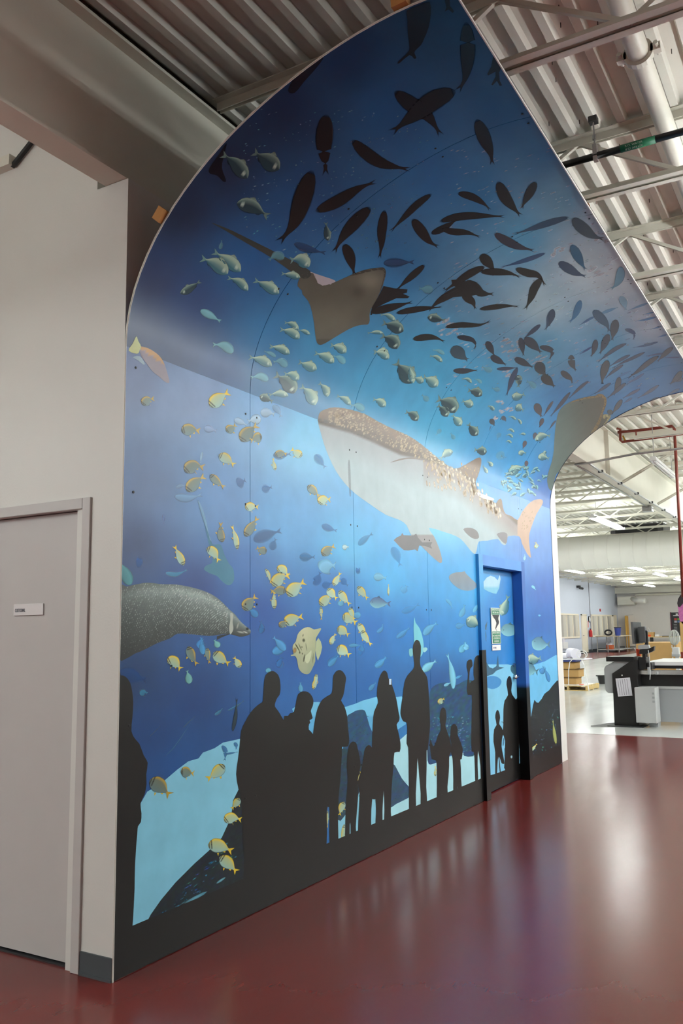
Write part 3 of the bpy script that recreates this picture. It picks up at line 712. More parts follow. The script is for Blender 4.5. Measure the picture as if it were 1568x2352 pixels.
poly(tB, [(150,330),(90,420),(5,540),(5,590),(70,610),(120,660),(145,650),(110,540),(130,430)], (16,20,30), 'dark_fish_print', alpha=.8)
DK((tA,[(1297,150),(1308,350),(1290,540),(1228,645)],116),(tA,[(800,630),(900,710),(1030,800),(1130,950)],120),(tA,[(1228,628),(1080,690),(930,800),(765,930)],150),
 (tB,[(1005,80),(985,330),(995,500),(1000,620)],165),(tB,[(1222,300),(1350,420),(1500,510),(1740,560)],122),(tB,[(885,560),(810,780),(720,1030),(580,1200)],178),
 (tB,[(908,918),(1100,830),(1280,720),(1450,655)],116),(tB,[(1388,878),(1260,1000),(1150,1130),(1060,1285)],122),(tB,[(1505,900),(1480,1090),(1478,1200),(1458,1335)],90),
 (tE,[(505,470),(560,580),(605,760)],108),(tC,[(800,348),(870,520),(920,640),(935,755)],128),(tC,[(633,983),(760,1015),(870,1080),(922,1140)],72),(tC,[(980,882),(1040,1010),(1100,1090),(1188,1188)],112),
 (tC,[(1312,883),(1250,990),(1205,1070),(1183,1128)],84),(tC,[(418,988),(290,1080),(160,1210),(50,1325)],68),(tE,[(1122,243),(1200,350),(1280,450),(1372,503)],106),
 (tE,[(1238,658),(1120,760),(1040,830),(975,895)],68),(tE,[(740,1090),(900,1050),(1140,990)],80),(tE,[(972,1097),(1100,1070),(1250,1050),(1412,1038)],62),(tE,[(1122,1330),(1250,1310),(1340,1318),(1424,1358)],66))
poly(tE, [(865,850),(960,870),(1080,880),(1075,910),(1040,920),(1100,945),(1080,960),(980,960),(870,1010),(770,1060),(760,1110),(745,1110),(760,1040),(830,920)], (12,13,18), 'dark_fish_print', smooth=1)
DK((tF,[(128,320),(300,272),(480,255),(680,258),(855,262)],92),(tF,[(40,447),(160,395),(260,335),(340,285)],80),(tF,[(150,395),(280,425),(430,435),(582,488)],80),(tF,[(562,668),(640,740),(730,850)],122),
 (tF,[(560,850),(760,850),(900,870),(1008,918)],84),(tF,[(620,790),(480,855),(360,930),(165,1068)],90),(tF,[(400,950),(500,1010),(580,1075),(722,1085)],120),(tF,[(390,1000),(250,1085),(120,1165),(0,1275)],92),
 (tF,[(370,1085),(450,1140),(490,1180),(515,1255)],98),(tF,[(548,1247),(700,1225),(860,1210),(995,1220)],62),(tF,[(932,813),(1060,860),(1180,890),(1262,1010)],92),(tF,[(1218,915),(1140,1020),(1100,1130),(1035,1262)],98),(tF,[(188,1437),(350,1412),(560,1412),(695,1358)],66))
poly(tF, [(258,935),(340,930),(460,960),(560,1050),(560,1088),(470,1105),(360,1112),(220,1125),(140,1122),(330,1030),(268,985)], (12,13,18), 'dark_fish_print', smooth=1)
for t, s, w, c in [(tF,[(1508,268),(1300,330),(1100,395),(900,458)],76,(42,72,98)),(tF,[(708,438),(830,515),(980,585),(1155,627)],104,(42,46,60)),(tF,[(1262,648),(1080,715),(900,770),(768,803)],52,(46,76,112)),(tF,[(1337,1243),(1305,1320),(1285,1400),(1248,1478)],72,(52,76,104)),
 (tG,[(270,205),(380,310),(520,415),(660,457)],152,(30,50,70)),(tG,[(262,516),(330,640),(385,740),(438,826)],124,(44,94,126)),(tG,[(107,722),(220,790),(330,855),(450,893)],120,(54,74,100)),(tG,[(842,768),(835,880),(790,980),(715,1045)],112,(108,154,176)),
 (tG,[(832,1122),(880,1200),(903,1290)],90,(128,164,186)),(tG,[(373,1162),(340,1260),(290,1370),(232,1434)],88,(60,110,150)),(tG,[(47,1268),(30,1370),(0,1485)],84,(50,66,88)),(tG,[(512,1286),(600,1370),(680,1460),(708,1550)],118,(58,84,110)),
 (tG,[(535,1358),(440,1410),(345,1468)],30,(60,100,140)),(tG,[(615,1322),(720,1282),(820,1248)],40,(96,140,172)),(tG,[(788,1390),(765,1500),(745,1600),(738,1650)],108,(62,66,82)),(tG,[(888,1508),(960,1530),(1000,1565),(985,1640)],52,(50,70,110)),
 (tG,[(1168,1198),(1050,1240),(915,1292)],28,(104,144,180)),(tG,[(1258,1363),(1130,1395),(995,1417)],28,(84,132,180)),(tG,[(1228,1308),(1100,1338)],18,(90,136,180)),(tG,[(1322,1470),(1180,1512)],16,(90,130,176)),(tG,[(1382,1570),(1265,1602)],22,(80,120,170)),
 (tH,[(468,408),(560,420),(630,440),(662,490),(638,545)],60,(28,36,52)),(tH,[(403,545),(480,560),(540,610),(595,645)],140,(50,72,86)),(tH,[(768,450),(820,540),(852,605)],78,(40,46,62)),(tH,[(808,600),(880,640),(975,692)],78,(40,48,66)),
 (tH,[(1312,283),(1220,360),(1140,428)],50,(50,66,92)),(tH,[(1108,412),(1125,500),(1142,606)],68,(44,52,70)),(tH,[(1142,422),(1230,480),(1325,575)],104,(46,54,70)),(tH,[(1298,508),(1380,525),(1430,560),(1393,645)],64,(48,56,74)),
 (tH,[(1046,622),(1130,660),(1245,718)],76,(44,52,70)),(tH,[(868,730),(980,725),(1094,714)],40,(52,62,88)),(tH,[(1082,712),(1030,820),(995,920),(966,1008)],60,(48,62,92)),(tH,[(432,745),(530,750),(600,745),(692,742)],62,(40,46,58)),
 (tH,[(1273,660),(1320,740),(1372,805)],118,(46,52,66)),(tH,[(1318,796),(1390,850),(1458,914)],102,(48,46,54)),(tH,[(1263,1070),(1290,1140),(1322,1215)],84,(74,66,72)),(tH,[(1438,1048),(1390,1120),(1338,1205)],32,(76,66,76)),
 (tI,[(668,446),(655,530),(635,590),(612,634)],66,(50,54,74)),(tI,[(628,523),(560,565),(492,607)],22,(50,74,120)),(tI,[(803,390),(765,470),(735,540),(702,608)],82,(54,58,78)),(tI,[(987,488),(880,540),(780,610),(672,698)],44,(56,66,92)),
 (tI,[(1023,608),(920,660),(796,735)],36,(58,70,100)),(tI,[(1178,578),(1050,640),(930,695),(830,750)],35,(60,66,92)),(tI,[(953,708),(860,770),(756,858)],38,(62,66,90)),(tI,[(793,660),(755,760),(735,850),(735,918)],90,(60,58,68)),
 (tI,[(413,606),(415,680),(440,740),(468,778)],80,(50,54,66)),(tI,[(302,776),(360,820),(410,860),(422,914)],70,(48,50,60)),(tI,[(595,876),(500,950),(376,1070)],36,(66,66,86)),(tI,[(404,990),(310,1110),(186,1258)],44,(66,66,84)),
 (tI,[(1324,616),(1210,690),(1110,770),(980,863)],56,(66,62,80)),(tI,[(1468,532),(1400,580),(1296,684)],56,(66,64,84)),(tI,[(1384,590),(1280,605),(1175,622)],20,(70,84,124)),(tI,[(1534,632),(1376,638)],16,(70,80,124)),(tI,[(1314,473),(1180,510),(1035,537)],26,(56,84,124)),
 (tI,[(912,832),(895,910),(875,970),(848,1033)],64,(62,60,72)),(tI,[(979,897),(880,980),(776,1063)],44,(64,64,84)),(tI,[(1168,798),(1080,855),(980,918)],28,(70,86,124)),(tI,[(1030,773),(940,815),(836,882)],18,(76,110,156)),(tI,[(824,897),(740,955),(646,1018)],36,(66,74,100)),
 (tI,[(1128,958),(1030,1010),(936,1063)],32,(74,78,104)),(tI,[(1324,918),(1200,1000),(1086,1063)],36,(76,78,100)),(tI,[(1044,1053),(946,1113)],24,(76,90,124)),(tI,[(939,1068),(890,1140),(826,1228)],56,(70,66,76)),(tI,[(1559,772),(1510,840),(1426,918)],66,(74,74,92)),
 (tI,[(1534,958),(1396,1028)],30,(80,90,120)),(tI,[(1324,1048),(1146,1153)],46,(76,80,98)),(tI,[(1568,848),(1466,893)],40,(76,80,104)),(tI,[(822,1176),(798,1245)],66,(66,66,72)),
 (tK,[(713,403),(740,445),(762,484)],64,(62,66,76)),(tK,[(838,378),(870,400),(892,433)],54,(66,74,90)),(tK,[(722,478),(698,545)],16,(60,110,150)),(tK,[(1307,392),(1285,450),(1263,504)],52,(78,66,74)),(tK,[(1227,556),(1210,600),(1198,638)],50,(74,72,86)),
 (tK,[(1112,646),(1095,695),(1078,740)],50,(82,72,80)),(tK,[(1122,872),(1118,910),(1110,955)],46,(84,72,78)),(tK,[(1452,418),(1410,470),(1372,530)],24,(80,76,90))]:
    fish(t, 'sil', s, w, c)
for t, s, w in [(tB,[(725,1190),(850,1240),(1010,1275)],80),(tE,[(860,645),(960,640),(1150,635)],95)]: fish(t, 'ghost', s, w, (44,76,116), alpha=.8)
for t, s, w in [(tB,[(325,632),(220,500),(103,422)],140),(tB,[(598,558),(500,480),(372,402)],165),(tB,[(238,850),(370,875),(515,965)],140),(tB,[(1020,1168),(1010,1090),(1000,1005)],66),(tD,[(478,692),(540,660),(645,588)],72),
 (tE,[(1043,1255),(960,1215),(850,1180)],120),(tE,[(985,1415),(940,1340),(840,1295)],128),(tH,[(722,995),(670,960),(580,940)],100),(tH,[(456,1165),(400,1080),(270,1025)],165),(tH,[(382,1204),(340,1140),(278,1090)],98),
 (tJ,[(452,718),(390,620),(272,548)],150),(tJ,[(1518,625),(1450,530),(1360,430)],165),(tJ,[(1562,965),(1520,912),(1450,885)],84),(tK,[(572,585),(520,530),(462,452)],115),(tK,[(673,772),(610,762),(530,750)],105),(tJ,[(140,745),(200,765),(262,795)],80),
 (tH,[(1262*0+1085,788),(1092,850),(1088,915)],80),(tE,[(1262,1130),(1330,1140),(1425,1162)],84)]:
    fish(t, 'djack', s, w)
for t, s, w in [(tD,[(967,512),(880,430),(740,345)],118),(tD,[(862,532),(770,450),(640,402)],128),(tD,[(1028,668),(960,595),(858,562)],78),(tD,[(1283,692),(1190,630),(1075,580)],98),(tD,[(1448,1062),(1390,1010),(1288,985)],84),(tD,[(1442,987),(1390,940),(1326,930)],56),
 (tD,[(1537,1027),(1490,1000),(1436,990)],40),(tD,[(1527,474),(1460,410),(1370,420)],120),(tD,[(1457,562),(1390,540),(1300,528)],66),(tD,[(1367,1188),(1300,1140),(1202,1122)],72),(tE,[(862,1277),(800,1265),(715,1275)],40),(tE,[(905,1473),(850,1445),(772,1450)],88),
 (tE,[(527,1444),(460,1400),(382,1383)],96),(tE,[(972,1164),(900,1112),(832,1110)],52),(tH,[(327,658),(270,610),(198,600)],52),(tH,[(277,905),(220,850),(132,806)],120),(tH,[(637,1094),(590,1075),(524,1046)],90),(tH,[(1022,1000),(1080,1005),(1155,978)],88),(tH,[(1062,1098),(1100,1120),(1145,1142)],88),
 (tH,[(622,868),(580,830),(520,830)],40),(tH,[(847,1143),(810,1110),(780,1100)],40),(tH,[(35,870),(15,780),(-5,690)],80),(tJ,[(248,473),(160,420),(40,393)],94),(tJ,[(408,363),(340,320),(232,298)],78),(tJ,[(492,598),(430,550),(358,545)],88),(tJ,[(652,505),(590,475),(488,436)],98),
 (tJ,[(807,444),(740,390),(630,356)],94),(tJ,[(917,353),(860,310),(778,283)],82),(tJ,[(637,825),(590,720),(505,652)],120),(tJ,[(397,742),(320,720),(218,735)],68),(tJ,[(747,750),(735,680),(672,622)],74),(tJ,[(957,824),(910,770),(832,742)],62),(tJ,[(1272,838),(1220,790),(1158,772)],78),(tJ,[(1302,408),(1250,365),(1168,342)],84),
 (tK,[(387,475),(340,420),(284,352)],104),(tK,[(292,770),(220,790),(145,855)],90),(tK,[(1222,647),(1300,590),(1395,595)],88),(tK,[(1252,845),(1310,830),(1378,852)],88),(tK,[(928,1034),(1010,960),(1108,942)],110),(tK,[(1032,802),(1075,780),(1118,790)],66),(tK,[(737,938),(710,900),(676,882)],52),(tK,[(682,1014),(650,960),(628,926)],46),
 (tK,[(982,552),(940,520),(900,530)],34),(tK,[(967,612),(930,580),(886,590)],34),(tK,[(952,672),(915,650),(886,665)],30),(tK,[(1062,463),(1040,420),(1006,398)],36),(tK,[(1112,577),(1070,570),(1036,580)],32),(tK,[(1002,412),(960,380),(916,378)],34),(tK,[(760,300),(725,265),(690,250)],34),(tK,[(1335,760),(1325,790),(1330,820)],40),(tH,[(140,860),(85,830),(40,810)],76)]:
    fish(t, 'jack', s, w)
for t, s, w, a in [(tD,[(638,828),(720,870),(815,925)],74,.9),(tD,[(907,1182),(840,1120),(732,1110)],92,.8),(tD,[(1330,402),(1260,380),(1195,425)],88,.5),(tE,[(1312,882),(1250,880),(1176,870)],98,.6),(tH,[(352,582),(290,545),(224,540)],46,.8),(tH,[(832,742),(770,730),(720,696)],76,.5),(tH,[(722,872),(690,840),(646,828)],40,.7),
 (tJ,[(387,482),(330,430),(254,440)],86,.6),(tJ,[(287,392),(240,360),(174,338)],46,.6),(tJ,[(217,608),(150,565),(52,580)],82,.8),(tJ,[(907,454),(860,400),(794,383)],72,.7),(tJ,[(1082,874),(1020,830),(954,830)],78,.7),(tK,[(312,632),(285,590),(262,560)],56,.5),(tK,[(160,520),(120,560),(105,590)],60,.4),(tK,[(830,560),(800,600),(790,640)],60,.3),(tK,[(800,860),(840,800),(880,850)],110,.35),(tH,[(905,940),(860,930),(820,920)],60,.5),(tH,[(1265,920),(1210,870),(1165,850)],80,.5),(tD,[(800,330),(812,290),(815,250)],40,.5),(tH,[(190,1050),(150,1010),(120,985)],70,.5)]:
    fish(t, 'ghost', s, w, (126,186,200), alpha=a)
rg = random.Random(5)
for _ in range(46):      # dense pale school near the far corner
    a = rg.random()*6.28; r = math.sqrt(rg.random()); x = 1085+250*r*math.cos(a); y = 1110+170*r*math.sin(a)*(.9+.2*rg.random())
    an = rg.choice((0.3, -0.5, 2.6, 3.6, 1.3)); l = 26+22*rg.random()
    fish(tK, 'jack', [(x-l*math.cos(an), y-l*math.sin(an)), (x, y-7), (x+l*math.cos(an), y+l*math.sin(an))], 26+16*rg.random(), (140+30*rg.random(), 205, 205), alpha=.85)
# pinkish orange fish at the near edge
poly(tU, [(185,118),(215,115),(270,135),(330,180),(365,235),(390,310),(402,372),(370,366),(330,330),(280,290),(235,230),(200,180)], lambda x, y: (196,150,96) if y-115 < (x-185)*.62+10 else (150,140,150), 'orange_fish_print')
poly(tU, [(165,40),(180,75),(198,110),(190,140),(170,165),(110,142),(140,90)], (196,202,140), 'orange_fish_tail_print')
poly(tU, [(140,190),(190,183),(225,235),(215,242),(180,215)], (176,200,214), 'orange_fish_fin_print', alpha=.8)
# fish on the flat wall: distant grey fish first, then yellow ones
for t, s, w, c, a in [(tL,[(83,243),(190,195),(345,150)],125,(92,106,158),.8),(tL,[(250,330),(265,270),(290,220)],80,(90,110,160),.6),(tL,[(698,100),(760,130),(842,155)],74,(100,130,190),.9),(tL,[(1028,285),(1090,225),(1162,175)],68,(104,146,196),.8),(tL,[(497,382),(550,390),(645,390)],90,(72,120,176),.8),
 (tL,[(620,610),(650,610),(690,520)],90,(60,110,180),.7),(tL,[(1005,515),(1025,510),(1045,490)],70,(60,110,180),.8),(tL,[(1330,300),(1370,370),(1410,480)],90,(84,140,196),.6),(tL,[(880,580),(905,620),(940,650)],70,(60,120,190),.6),(tL,[(700,640),(740,640),(800,620)],80,(60,115,185),.7),
 (tU,[(888,1105),(920,1090),(955,1075)],90,(108,120,180),.7),(tU,[(1068,1142),(1105,1135),(1145,1125)],70,(104,128,190),.7),(tU,[(1148,895),(1210,895),(1285,885)],72,(124,130,176),.8),(tU,[(1450,890),(1490,940),(1530,990)],70,(112,134,190),.7),
 (tQ,[(150,545),(270,545),(405,560)],135,(74,102,146),.9)]:
    fish(t, 'tuna' if t is tQ else 'ghost', s, w, c if t is tQ else (c[0]*.8, c[1]*1.04, c[2]), alpha=a if t is tQ else a*.7)
for t, s, w, c, a in [(tL,[(690,520),(750,470),(830,470)],170,(134,204,238),.75),(tL,[(372,1235),(320,1170),(255,1105)],84,(86,166,224),.85),(tL,[(758,1375),(810,1320),(855,1275)],58,(80,160,215),.8),(tL,[(1178,1385),(1230,1340),(1285,1285)],70,(84,168,222),.9),(tL,[(1368,1115),(1430,1080),(1490,1025)],58,(84,164,224),.7),(tL,[(300,1380),(325,1330),(350,1290)],70,(60,130,205),.6),
 (tL,[(860,830),(880,790),(900,770)],70,(110,190,225),.7),(tL,[(1050,920),(1010,910),(970,890)],80,(100,180,225),.7),(tL,[(885,310),(915,300),(945,300)],55,(176,210,214),.9),(tL,[(1165,572),(1220,570),(1285,580)],84,(118,186,216),.85),(tL,[(940,1190),(1000,1185),(1060,1185)],40,(90,170,215),.7),(tL,[(1040,1280),(1060,1210),(1080,1150)],70,(70,145,215),.5),
 (tU,[(1063,640),(1010,640),(965,655)],84,(176,206,226),.95),(tU,[(868,638),(930,662),(965,684)],56,(160,194,222),.9),(tU,[(652,700),(700,710),(745,722)],62,(150,180,220),.8),(tU,[(438,1192),(540,1205),(645,1178)],70,(128,176,220),.75),(tU,[(450,1130),(490,1115),(530,1120)],34,(140,180,220),.6),(tU,[(1058,590),(1120,590),(1165,602)],78,(176,204,226),.8),(tU,[(1148,536),(1190,580),(1208,624)],56,(160,196,226),.6),(tU,[(640,870),(632,910),(625,960)],20,(160,200,230),.8),(tU,[(608,1215),(650,1340),(705,1535)],26,(118,168,204),.8),(tU,[(360,1320),(362,1355),(360,1395)],24,(96,136,200),.6),
 (tQ,[(793,935),(870,850),(965,785)],100,(92,170,214),.9),(tQ,[(468,973),(530,920),(635,838)],62,(84,164,222),.8),(tQ,[(232,905),(290,860),(310,795)],60,(84,164,222),.8),(tQ,[(783,1375),(850,1310),(955,1238)],105,(124,200,224),.95),(tQ,[(1152,1590),(1145,1450),(1120,1300),(1070,1140)],86,(120,194,220),.95),(tQ,[(1038,1545),(1080,1525),(1125,1505)],44,(120,194,220),.9),(tQ,[(1180,1455),(1220,1435),(1262,1415)],44,(80,160,210),.9),(tQ,[(1232,1145),(1275,1070),(1305,1015)],90,(96,178,214),.9),(tQ,[(1178,832),(1240,820),(1295,808)],84,(84,160,210),.7),(tQ,[(212,1315),(280,1270),(355,1195)],70,(84,168,222),.8),(tQ,[(530,660),(640,620),(750,560)],90,(84,164,222),.5),(tQ,[(520,400),(570,380),(600,340)],110,(110,190,235),.5),(tQ,[(1060,500),(1110,550),(1140,620)],44,(110,190,230),.6),(tQ,[(1230,720),(1270,640),(1290,560)],80,(110,190,225),.6),(tQ,[(1390,660),(1430,600),(1460,540)],60,(120,200,230),.6),(tQ,[(140,1600),(190,1540),(230,1500)],70,(96,176,226),.6),(tQ,[(60,1130),(50,1090),(40,1040)],80,(80,160,220),.5),
 (tN,[(1062,195),(1075,180),(1095,200)],40,(96,180,210),.9),(tN,[(1300,330),(1296,300),(1294,260)],40,(96,176,214),.8),(tN,[(700,490),(730,470),(760,440)],30,(80,150,190),.6),(tN,[(790,460),(850,430),(910,385)],24,(80,150,190),.5),(tN,[(350,780),(430,700),(570,490)],9,(70,130,180),.6),(tN,[(250,640),(300,590),(330,560)],8,(70,130,180),.5),(tN,[(480,580),(520,540),(570,490)],10,(80,140,190),.5),(tN,[(750,700),(775,740),(770,810)],40,(60,118,170),.8),(tN,[(770,760),(810,755),(865,745)],16,(60,118,170),.8),(tN,[(835,680),(850,700),(850,730)],30,(60,118,170),.8),(tN,[(825,605),(845,500),(855,365)],34,(30,50,62),1.0)]:
    fish(t, 'ghost', s, w, c, alpha=a)
poly(tQ, [(685,720),(700,785),(745,850),(780,950),(797,1080),(765,1190),(670,1190),(680,1000),(675,850)], (116,198,214), 'pale_fish_print')
poly(tQ, [(620,1110),(662,1098),(662,1180),(628,1186)], (116,190,200), 'fin_print'); poly(tQ, [(785,1092),(830,1083),(840,1110),(800,1142)], (150,206,210), 'fin_print')
poly(tQ, [(1098,240),(1120,205),(1180,182),(1250,178),(1290,168),(1300,190),(1360,250),(1420,305),(1470,345),(1472,410),(1440,360),(1400,385),(1330,402),(1250,390),(1180,350),(1120,290)], lambda x, y: (124-.02*(y-170), 132+.04*(y-170), 138+.1*(y-170)), 'grey_fish_print', smooth=2, xr=WX)
for t, s, w in [(tL,[(262,655),(330,570),(415,560)],122),(tL,[(400,745),(460,665),(550,610)],132),(tL,[(686,828),(740,765),(800,718)],100),(tL,[(755,672),(790,720),(838,768)],84),(tL,[(855,692),(900,760),(955,822)],78),(tL,[(1022,655),(1065,710),(1114,768)],74),(tL,[(804,648),(835,590),(868,528)],62),(tL,[(368,1000),(430,950),(532,925)],120),(tL,[(884,940),(940,940),(1014,985)],112),(tL,[(948,845),(975,910),(995,955)],52),
 (tL,[(834,1045),(885,1052),(945,1095)],98),(tL,[(1030,985),(1070,1060),(1110,1120)],66),(tL,[(1060,1050),(1095,1120),(1148,1185)],66),(tL,[(780,1180),(800,1115),(828,1080)],50),(tL,[(832,1215),(885,1230),(955,1278)],108),(tL,[(272,858),(268,780),(270,690)],52),(tL,[(190,495),(220,550),(242,630)],38),(tL,[(690,835),(695,900),(695,958)],32),(tL,[(1300,738),(1300,690),(1300,632)],20),(tL,[(300,520),(345,500),(400,560)],92),
 (tM,[(468,344),(440,280),(405,212)],56),(tM,[(826,238),(815,160),(788,75)],42),(tM,[(620,235),(665,255),(705,320)],72),(tM,[(362,995),(400,985),(452,1040)],86),(tM,[(668,925),(710,960),(775,1003)],84),(tM,[(842,1028),(825,985),(802,955)],50),(tM,[(1332,1172),(1345,1120),(1356,1070)],34),
 (tU,[(698,548),(760,485),(835,440)],110),(tU,[(758,895),(810,920),(874,970)],82),(tU,[(1357,905),(1320,880),(1280,850)],66),(tU,[(1166,1005),(1155,960),(1150,915)],32),(tU,[(1485,1250),(1515,1215),(1565,1215)],82),(tU,[(952,1285),(990,1265),(1045,1270)],74),
 (tN,[(768,835),(710,890),(645,935)],88),(tN,[(770,1228),(820,1200),(890,1215)],84),(tN,[(655,1395),(730,1395),(828,1435)],108),(tN,[(735,1475),(790,1512),(858,1580)],96),(tN,[(872,1065),(850,1100),(818,1142)],56),(tN,[(1245,545),(1212,562),(1180,530)],50),(tN,[(1405,205),(1398,260),(1380,305)],30),
 (tQ,[(985,1765),(1005,1715),(1048,1700)],70),(tO,[(1000,1075),(1003,1040),(1000,1000)],24),(tO,[(450,1120),(455,1080),(465,1040)],28),(tO,[(345,1260),(325,1300),(310,1360)],52),(tO,[(345,1420),(335,1500),(320,1580)],30),(tO,[(226,1320),(225,1380),(222,1450)],16)]:
    fish(t, 'pork', s, w)
for t, s, w in [(tL,[(10,205),(65,115),(125,30)],92),(tL,[(0,870),(50,795),(112,740)],118),(tL,[(378,700),(320,690),(235,700)],90),(tL,[(708,380),(755,320),(818,290)],94),(tL,[(205,330),(165,330),(110,305)],80),(tL,[(320,1020),(350,990),(385,960)],70),(tM,[(728,190),(715,130),(716,55)],56),(tM,[(498,885),(525,955),(560,1010)],66),(tM,[(625,895),(630,950),(642,1000)],40),
 (tU,[(212,535),(245,500),(294,488)],78),(tU,[(490,722),(550,710),(625,722)],94),(tU,[(812,725),(850,700),(884,676)],72),(tU,[(922,798),(970,730),(1040,676)],108),(tU,[(1070,765),(1035,770),(985,790)],84),(tU,[(515,1015),(580,970),(655,985)],104),(tU,[(532,1158),(590,1090),(660,1045)],98),(tU,[(698,1035),(740,1080),(800,1130)],62),(tU,[(1398,1115),(1440,1150),(1484,1195)],66),(tU,[(1165,900),(1210,880),(1250,890)],60),
 (tN,[(250,945),(320,980),(395,1050)],120),(tN,[(466,885),(505,885),(560,895)],84)]:
    fish(t, 'gpork', s, w)
fish(tM, 'ghost', [(505,1135),(500,1090),(488,1040)], 56, (110,170,170))
fish(tM, 'ghost', [(705,890),(690,870),(670,840)], 50, (110,180,180))
# pale humphead fish
poly(tL, [(480,1090),(510,1050),(550,1025),(590,1022),(630,1042),(690,1030),(685,1055),(650,1112),(645,1150),(640,1290),(640,1330),(615,1390),(590,1435),(560,1445),(520,1430),(490,1390),(475,1310),(455,1280),(423,1282),(423,1270),(445,1265),(435,1220),(440,1180),(465,1150)],
     lambda x, y: (196-.14*abs(x-530)-.10*(y-1050), 198-.10*abs(x-530)-.08*(y-1050), 160-.12*abs(x-530)-.05*(y-1050)), 'humphead_fish_print', 'pale yellow green humphead fish', smooth=2, step=3)
poly(tL, [(648,1150),(668,1118),(690,1150),(702,1200),(690,1260),(664,1322),(650,1280),(642,1230)], (176,190,150), 'fish_tail_print', smooth=1)
poly(tL, [(546,1290),(580,1255),(606,1230),(600,1290),(580,1340),(556,1340)], (196,206,172), 'fin_print')
specks(tL, 'fish_marking_print', [(536,1140,14,18,0,(60,66,40),.85),(530,1095,6,14,.2,(70,76,50),.7),(540,1300,8,40,.2,(70,76,46),.8),(500,1250,8,12,0,(64,66,42),.8),(520,1200,6,9,0,(60,64,40),.8),(484,1210,7,42,-.5,(92,90,58),.75),(504,1200,5,40,-.45,(92,90,58),.7),(470,1190,6,30,-.5,(110,104,66),.7),(455,1230,18,30,.2,(176,140,76),.8),(620,1300,5,50,.1,(120,130,92),.5),(560,1200,40,6,1.4,(150,160,120),.5),(524,1260,6,10,0,(60,60,40),.8)])

# black base band and visitors' silhouettes
BLK = (13, 12, 12)
def band(x0, x1):
    X, T = np.meshgrid(np.linspace(x0, x1, 12), np.array([0.004, 0.10, 0.205]), indexing='ij')
    me = grid_mesh('base_band_print', surf(X, T, lift())-mo, np.tile((*[G_WALL*v for v in L(*BLK)], 1), (X.size, 1))); mobj('base_band_print', me)
band(XL+.001, DX0-.052); band(DX1+.052, XE-.001)
SIL = 'person_silhouette_print'
def person(tile, pts, label, **k): 
    LAYER[0] += 4e-6
    return poly(tile, pts, BLK, SIL, label, smooth=2, step=40, **k)
person(tN, [(10,235),(50,215),(85,225),(115,265),(130,330),(137,400),(132,500),(124,600),(150,655),(180,690),(210,770),(237,820),(227,900),(229,970),(215,1040),(187,1100),(194,1170),(190,1230),(170,1260),(165,1310),(150,1500),(146,1700),(136,1900),(130,1992),(128,2290),(0,2330),(0,1200)], 'black silhouette of an adult cut off by the mural edge')
person(tN, [(1035,380),(1038,330),(1044,250),(1056,210),(1085,188),(1110,186),(1140,210),(1153,250),(1157,310),(1150,350),(1135,370),(1122,400),(1118,430),(1140,460),(1170,510),(1195,560),(1206,640),(1240,900),(1260,1640),(930,1760),(905,1500),(892,1250),(885,1080),(866,1000),(850,900),(862,800),(874,700),(884,600),(910,540),(950,470),(1000,420),(1030,400)], 'black silhouette of a broad adult', xr=WX)
person(tO, [(-18,610),(-2,540),(12,484),(50,463),(85,470),(110,495),(123,530),(118,570),(104,605),(117,652),(108,665),(95,672),(100,690),(92,700),(90,740),(122,776),(140,900),(160,1640),(-100,1740),(-110,760),(-60,640),(-40,620)], 'black silhouette of a person in profile', xr=WX)
person(tO, [(262,400),(266,350),(290,316),(320,312),(345,335),(358,370),(352,410),(347,450),(336,500),(322,530),(345,570),(365,640),(371,720),(380,800),(372,860),(330,864),(328,920),(322,1000),(317,1100),(304,1230),(300,1400),(303,1590),(290,1600),(240,1620),(238,1330),(233,1300),(218,1330),(213,1640),(110,1690),(110,900),(120,770),(135,660),(155,580),(190,520),(245,485),(258,460)], 'black silhouette of a tall adult with head turned', xr=WX)
person(tO, [(372,880),(385,845),(405,825),(430,835),(440,870),(455,940),(462,1000),(440,1110),(446,1180),(436,1330),(428,1440),(430,1540),(395,1555),(390,1430),(384,1420),(380,1560),(352,1570),(352,1400),(358,1250),(370,1100),(362,1000)], 'black silhouette of a child', xr=WX)
person(tO, [(484,930),(492,880),(518,850),(545,870),(570,950),(580,1230),(546,1240),(538,1400),(538,1490),(497,1506),(490,1450),(483,1512),(446,1530),(446,1400),(455,1200),(440,1120),(468,1030)], 'black silhouette of a child beside the woman', xr=WX)
person(tO, [(580,500),(583,440),(596,370),(615,328),(635,313),(655,332),(664,374),(686,374),(690,420),(700,450),(720,520),(735,610),(743,650),(738,680),(722,704),(735,760),(745,810),(750,850),(744,900),(706,906),(700,1000),(690,1100),(684,1200),(680,1330),(682,1424),(634,1444),(634,1320),(629,1180),(620,1320),(616,1452),(570,1472),(573,1340),(569,1240),(548,1240),(550,1100),(545,1000),(545,850),(550,700),(560,610),(588,545)], 'black silhouette of a person holding up a phone', xr=WX)
poly(tO, [(668,375),(684,375),(684,416),(668,416)], (196,222,244), 'phone_screen_print', smooth=1, xr=WX)
person(tO, [(838,180),(841,130),(855,100),(868,93),(885,103),(897,140),(895,200),(890,240),(895,285),(915,320),(940,360),(950,430),(956,520),(959,600),(963,700),(955,800),(946,885),(938,890),(938,1000),(935,1150),(941,1306),(898,1328),(895,1200),(885,1080),(873,945),(868,1050),(860,1200),(859,1342),(816,1364),(810,1200),(808,1000),(805,870),(793,840),(797,760),(795,692),(770,680),(752,640),(750,600),(765,500),(778,400),(800,350),(840,305),(848,280),(846,240)], 'black silhouette of a tall man with folded arms', xr=WX)
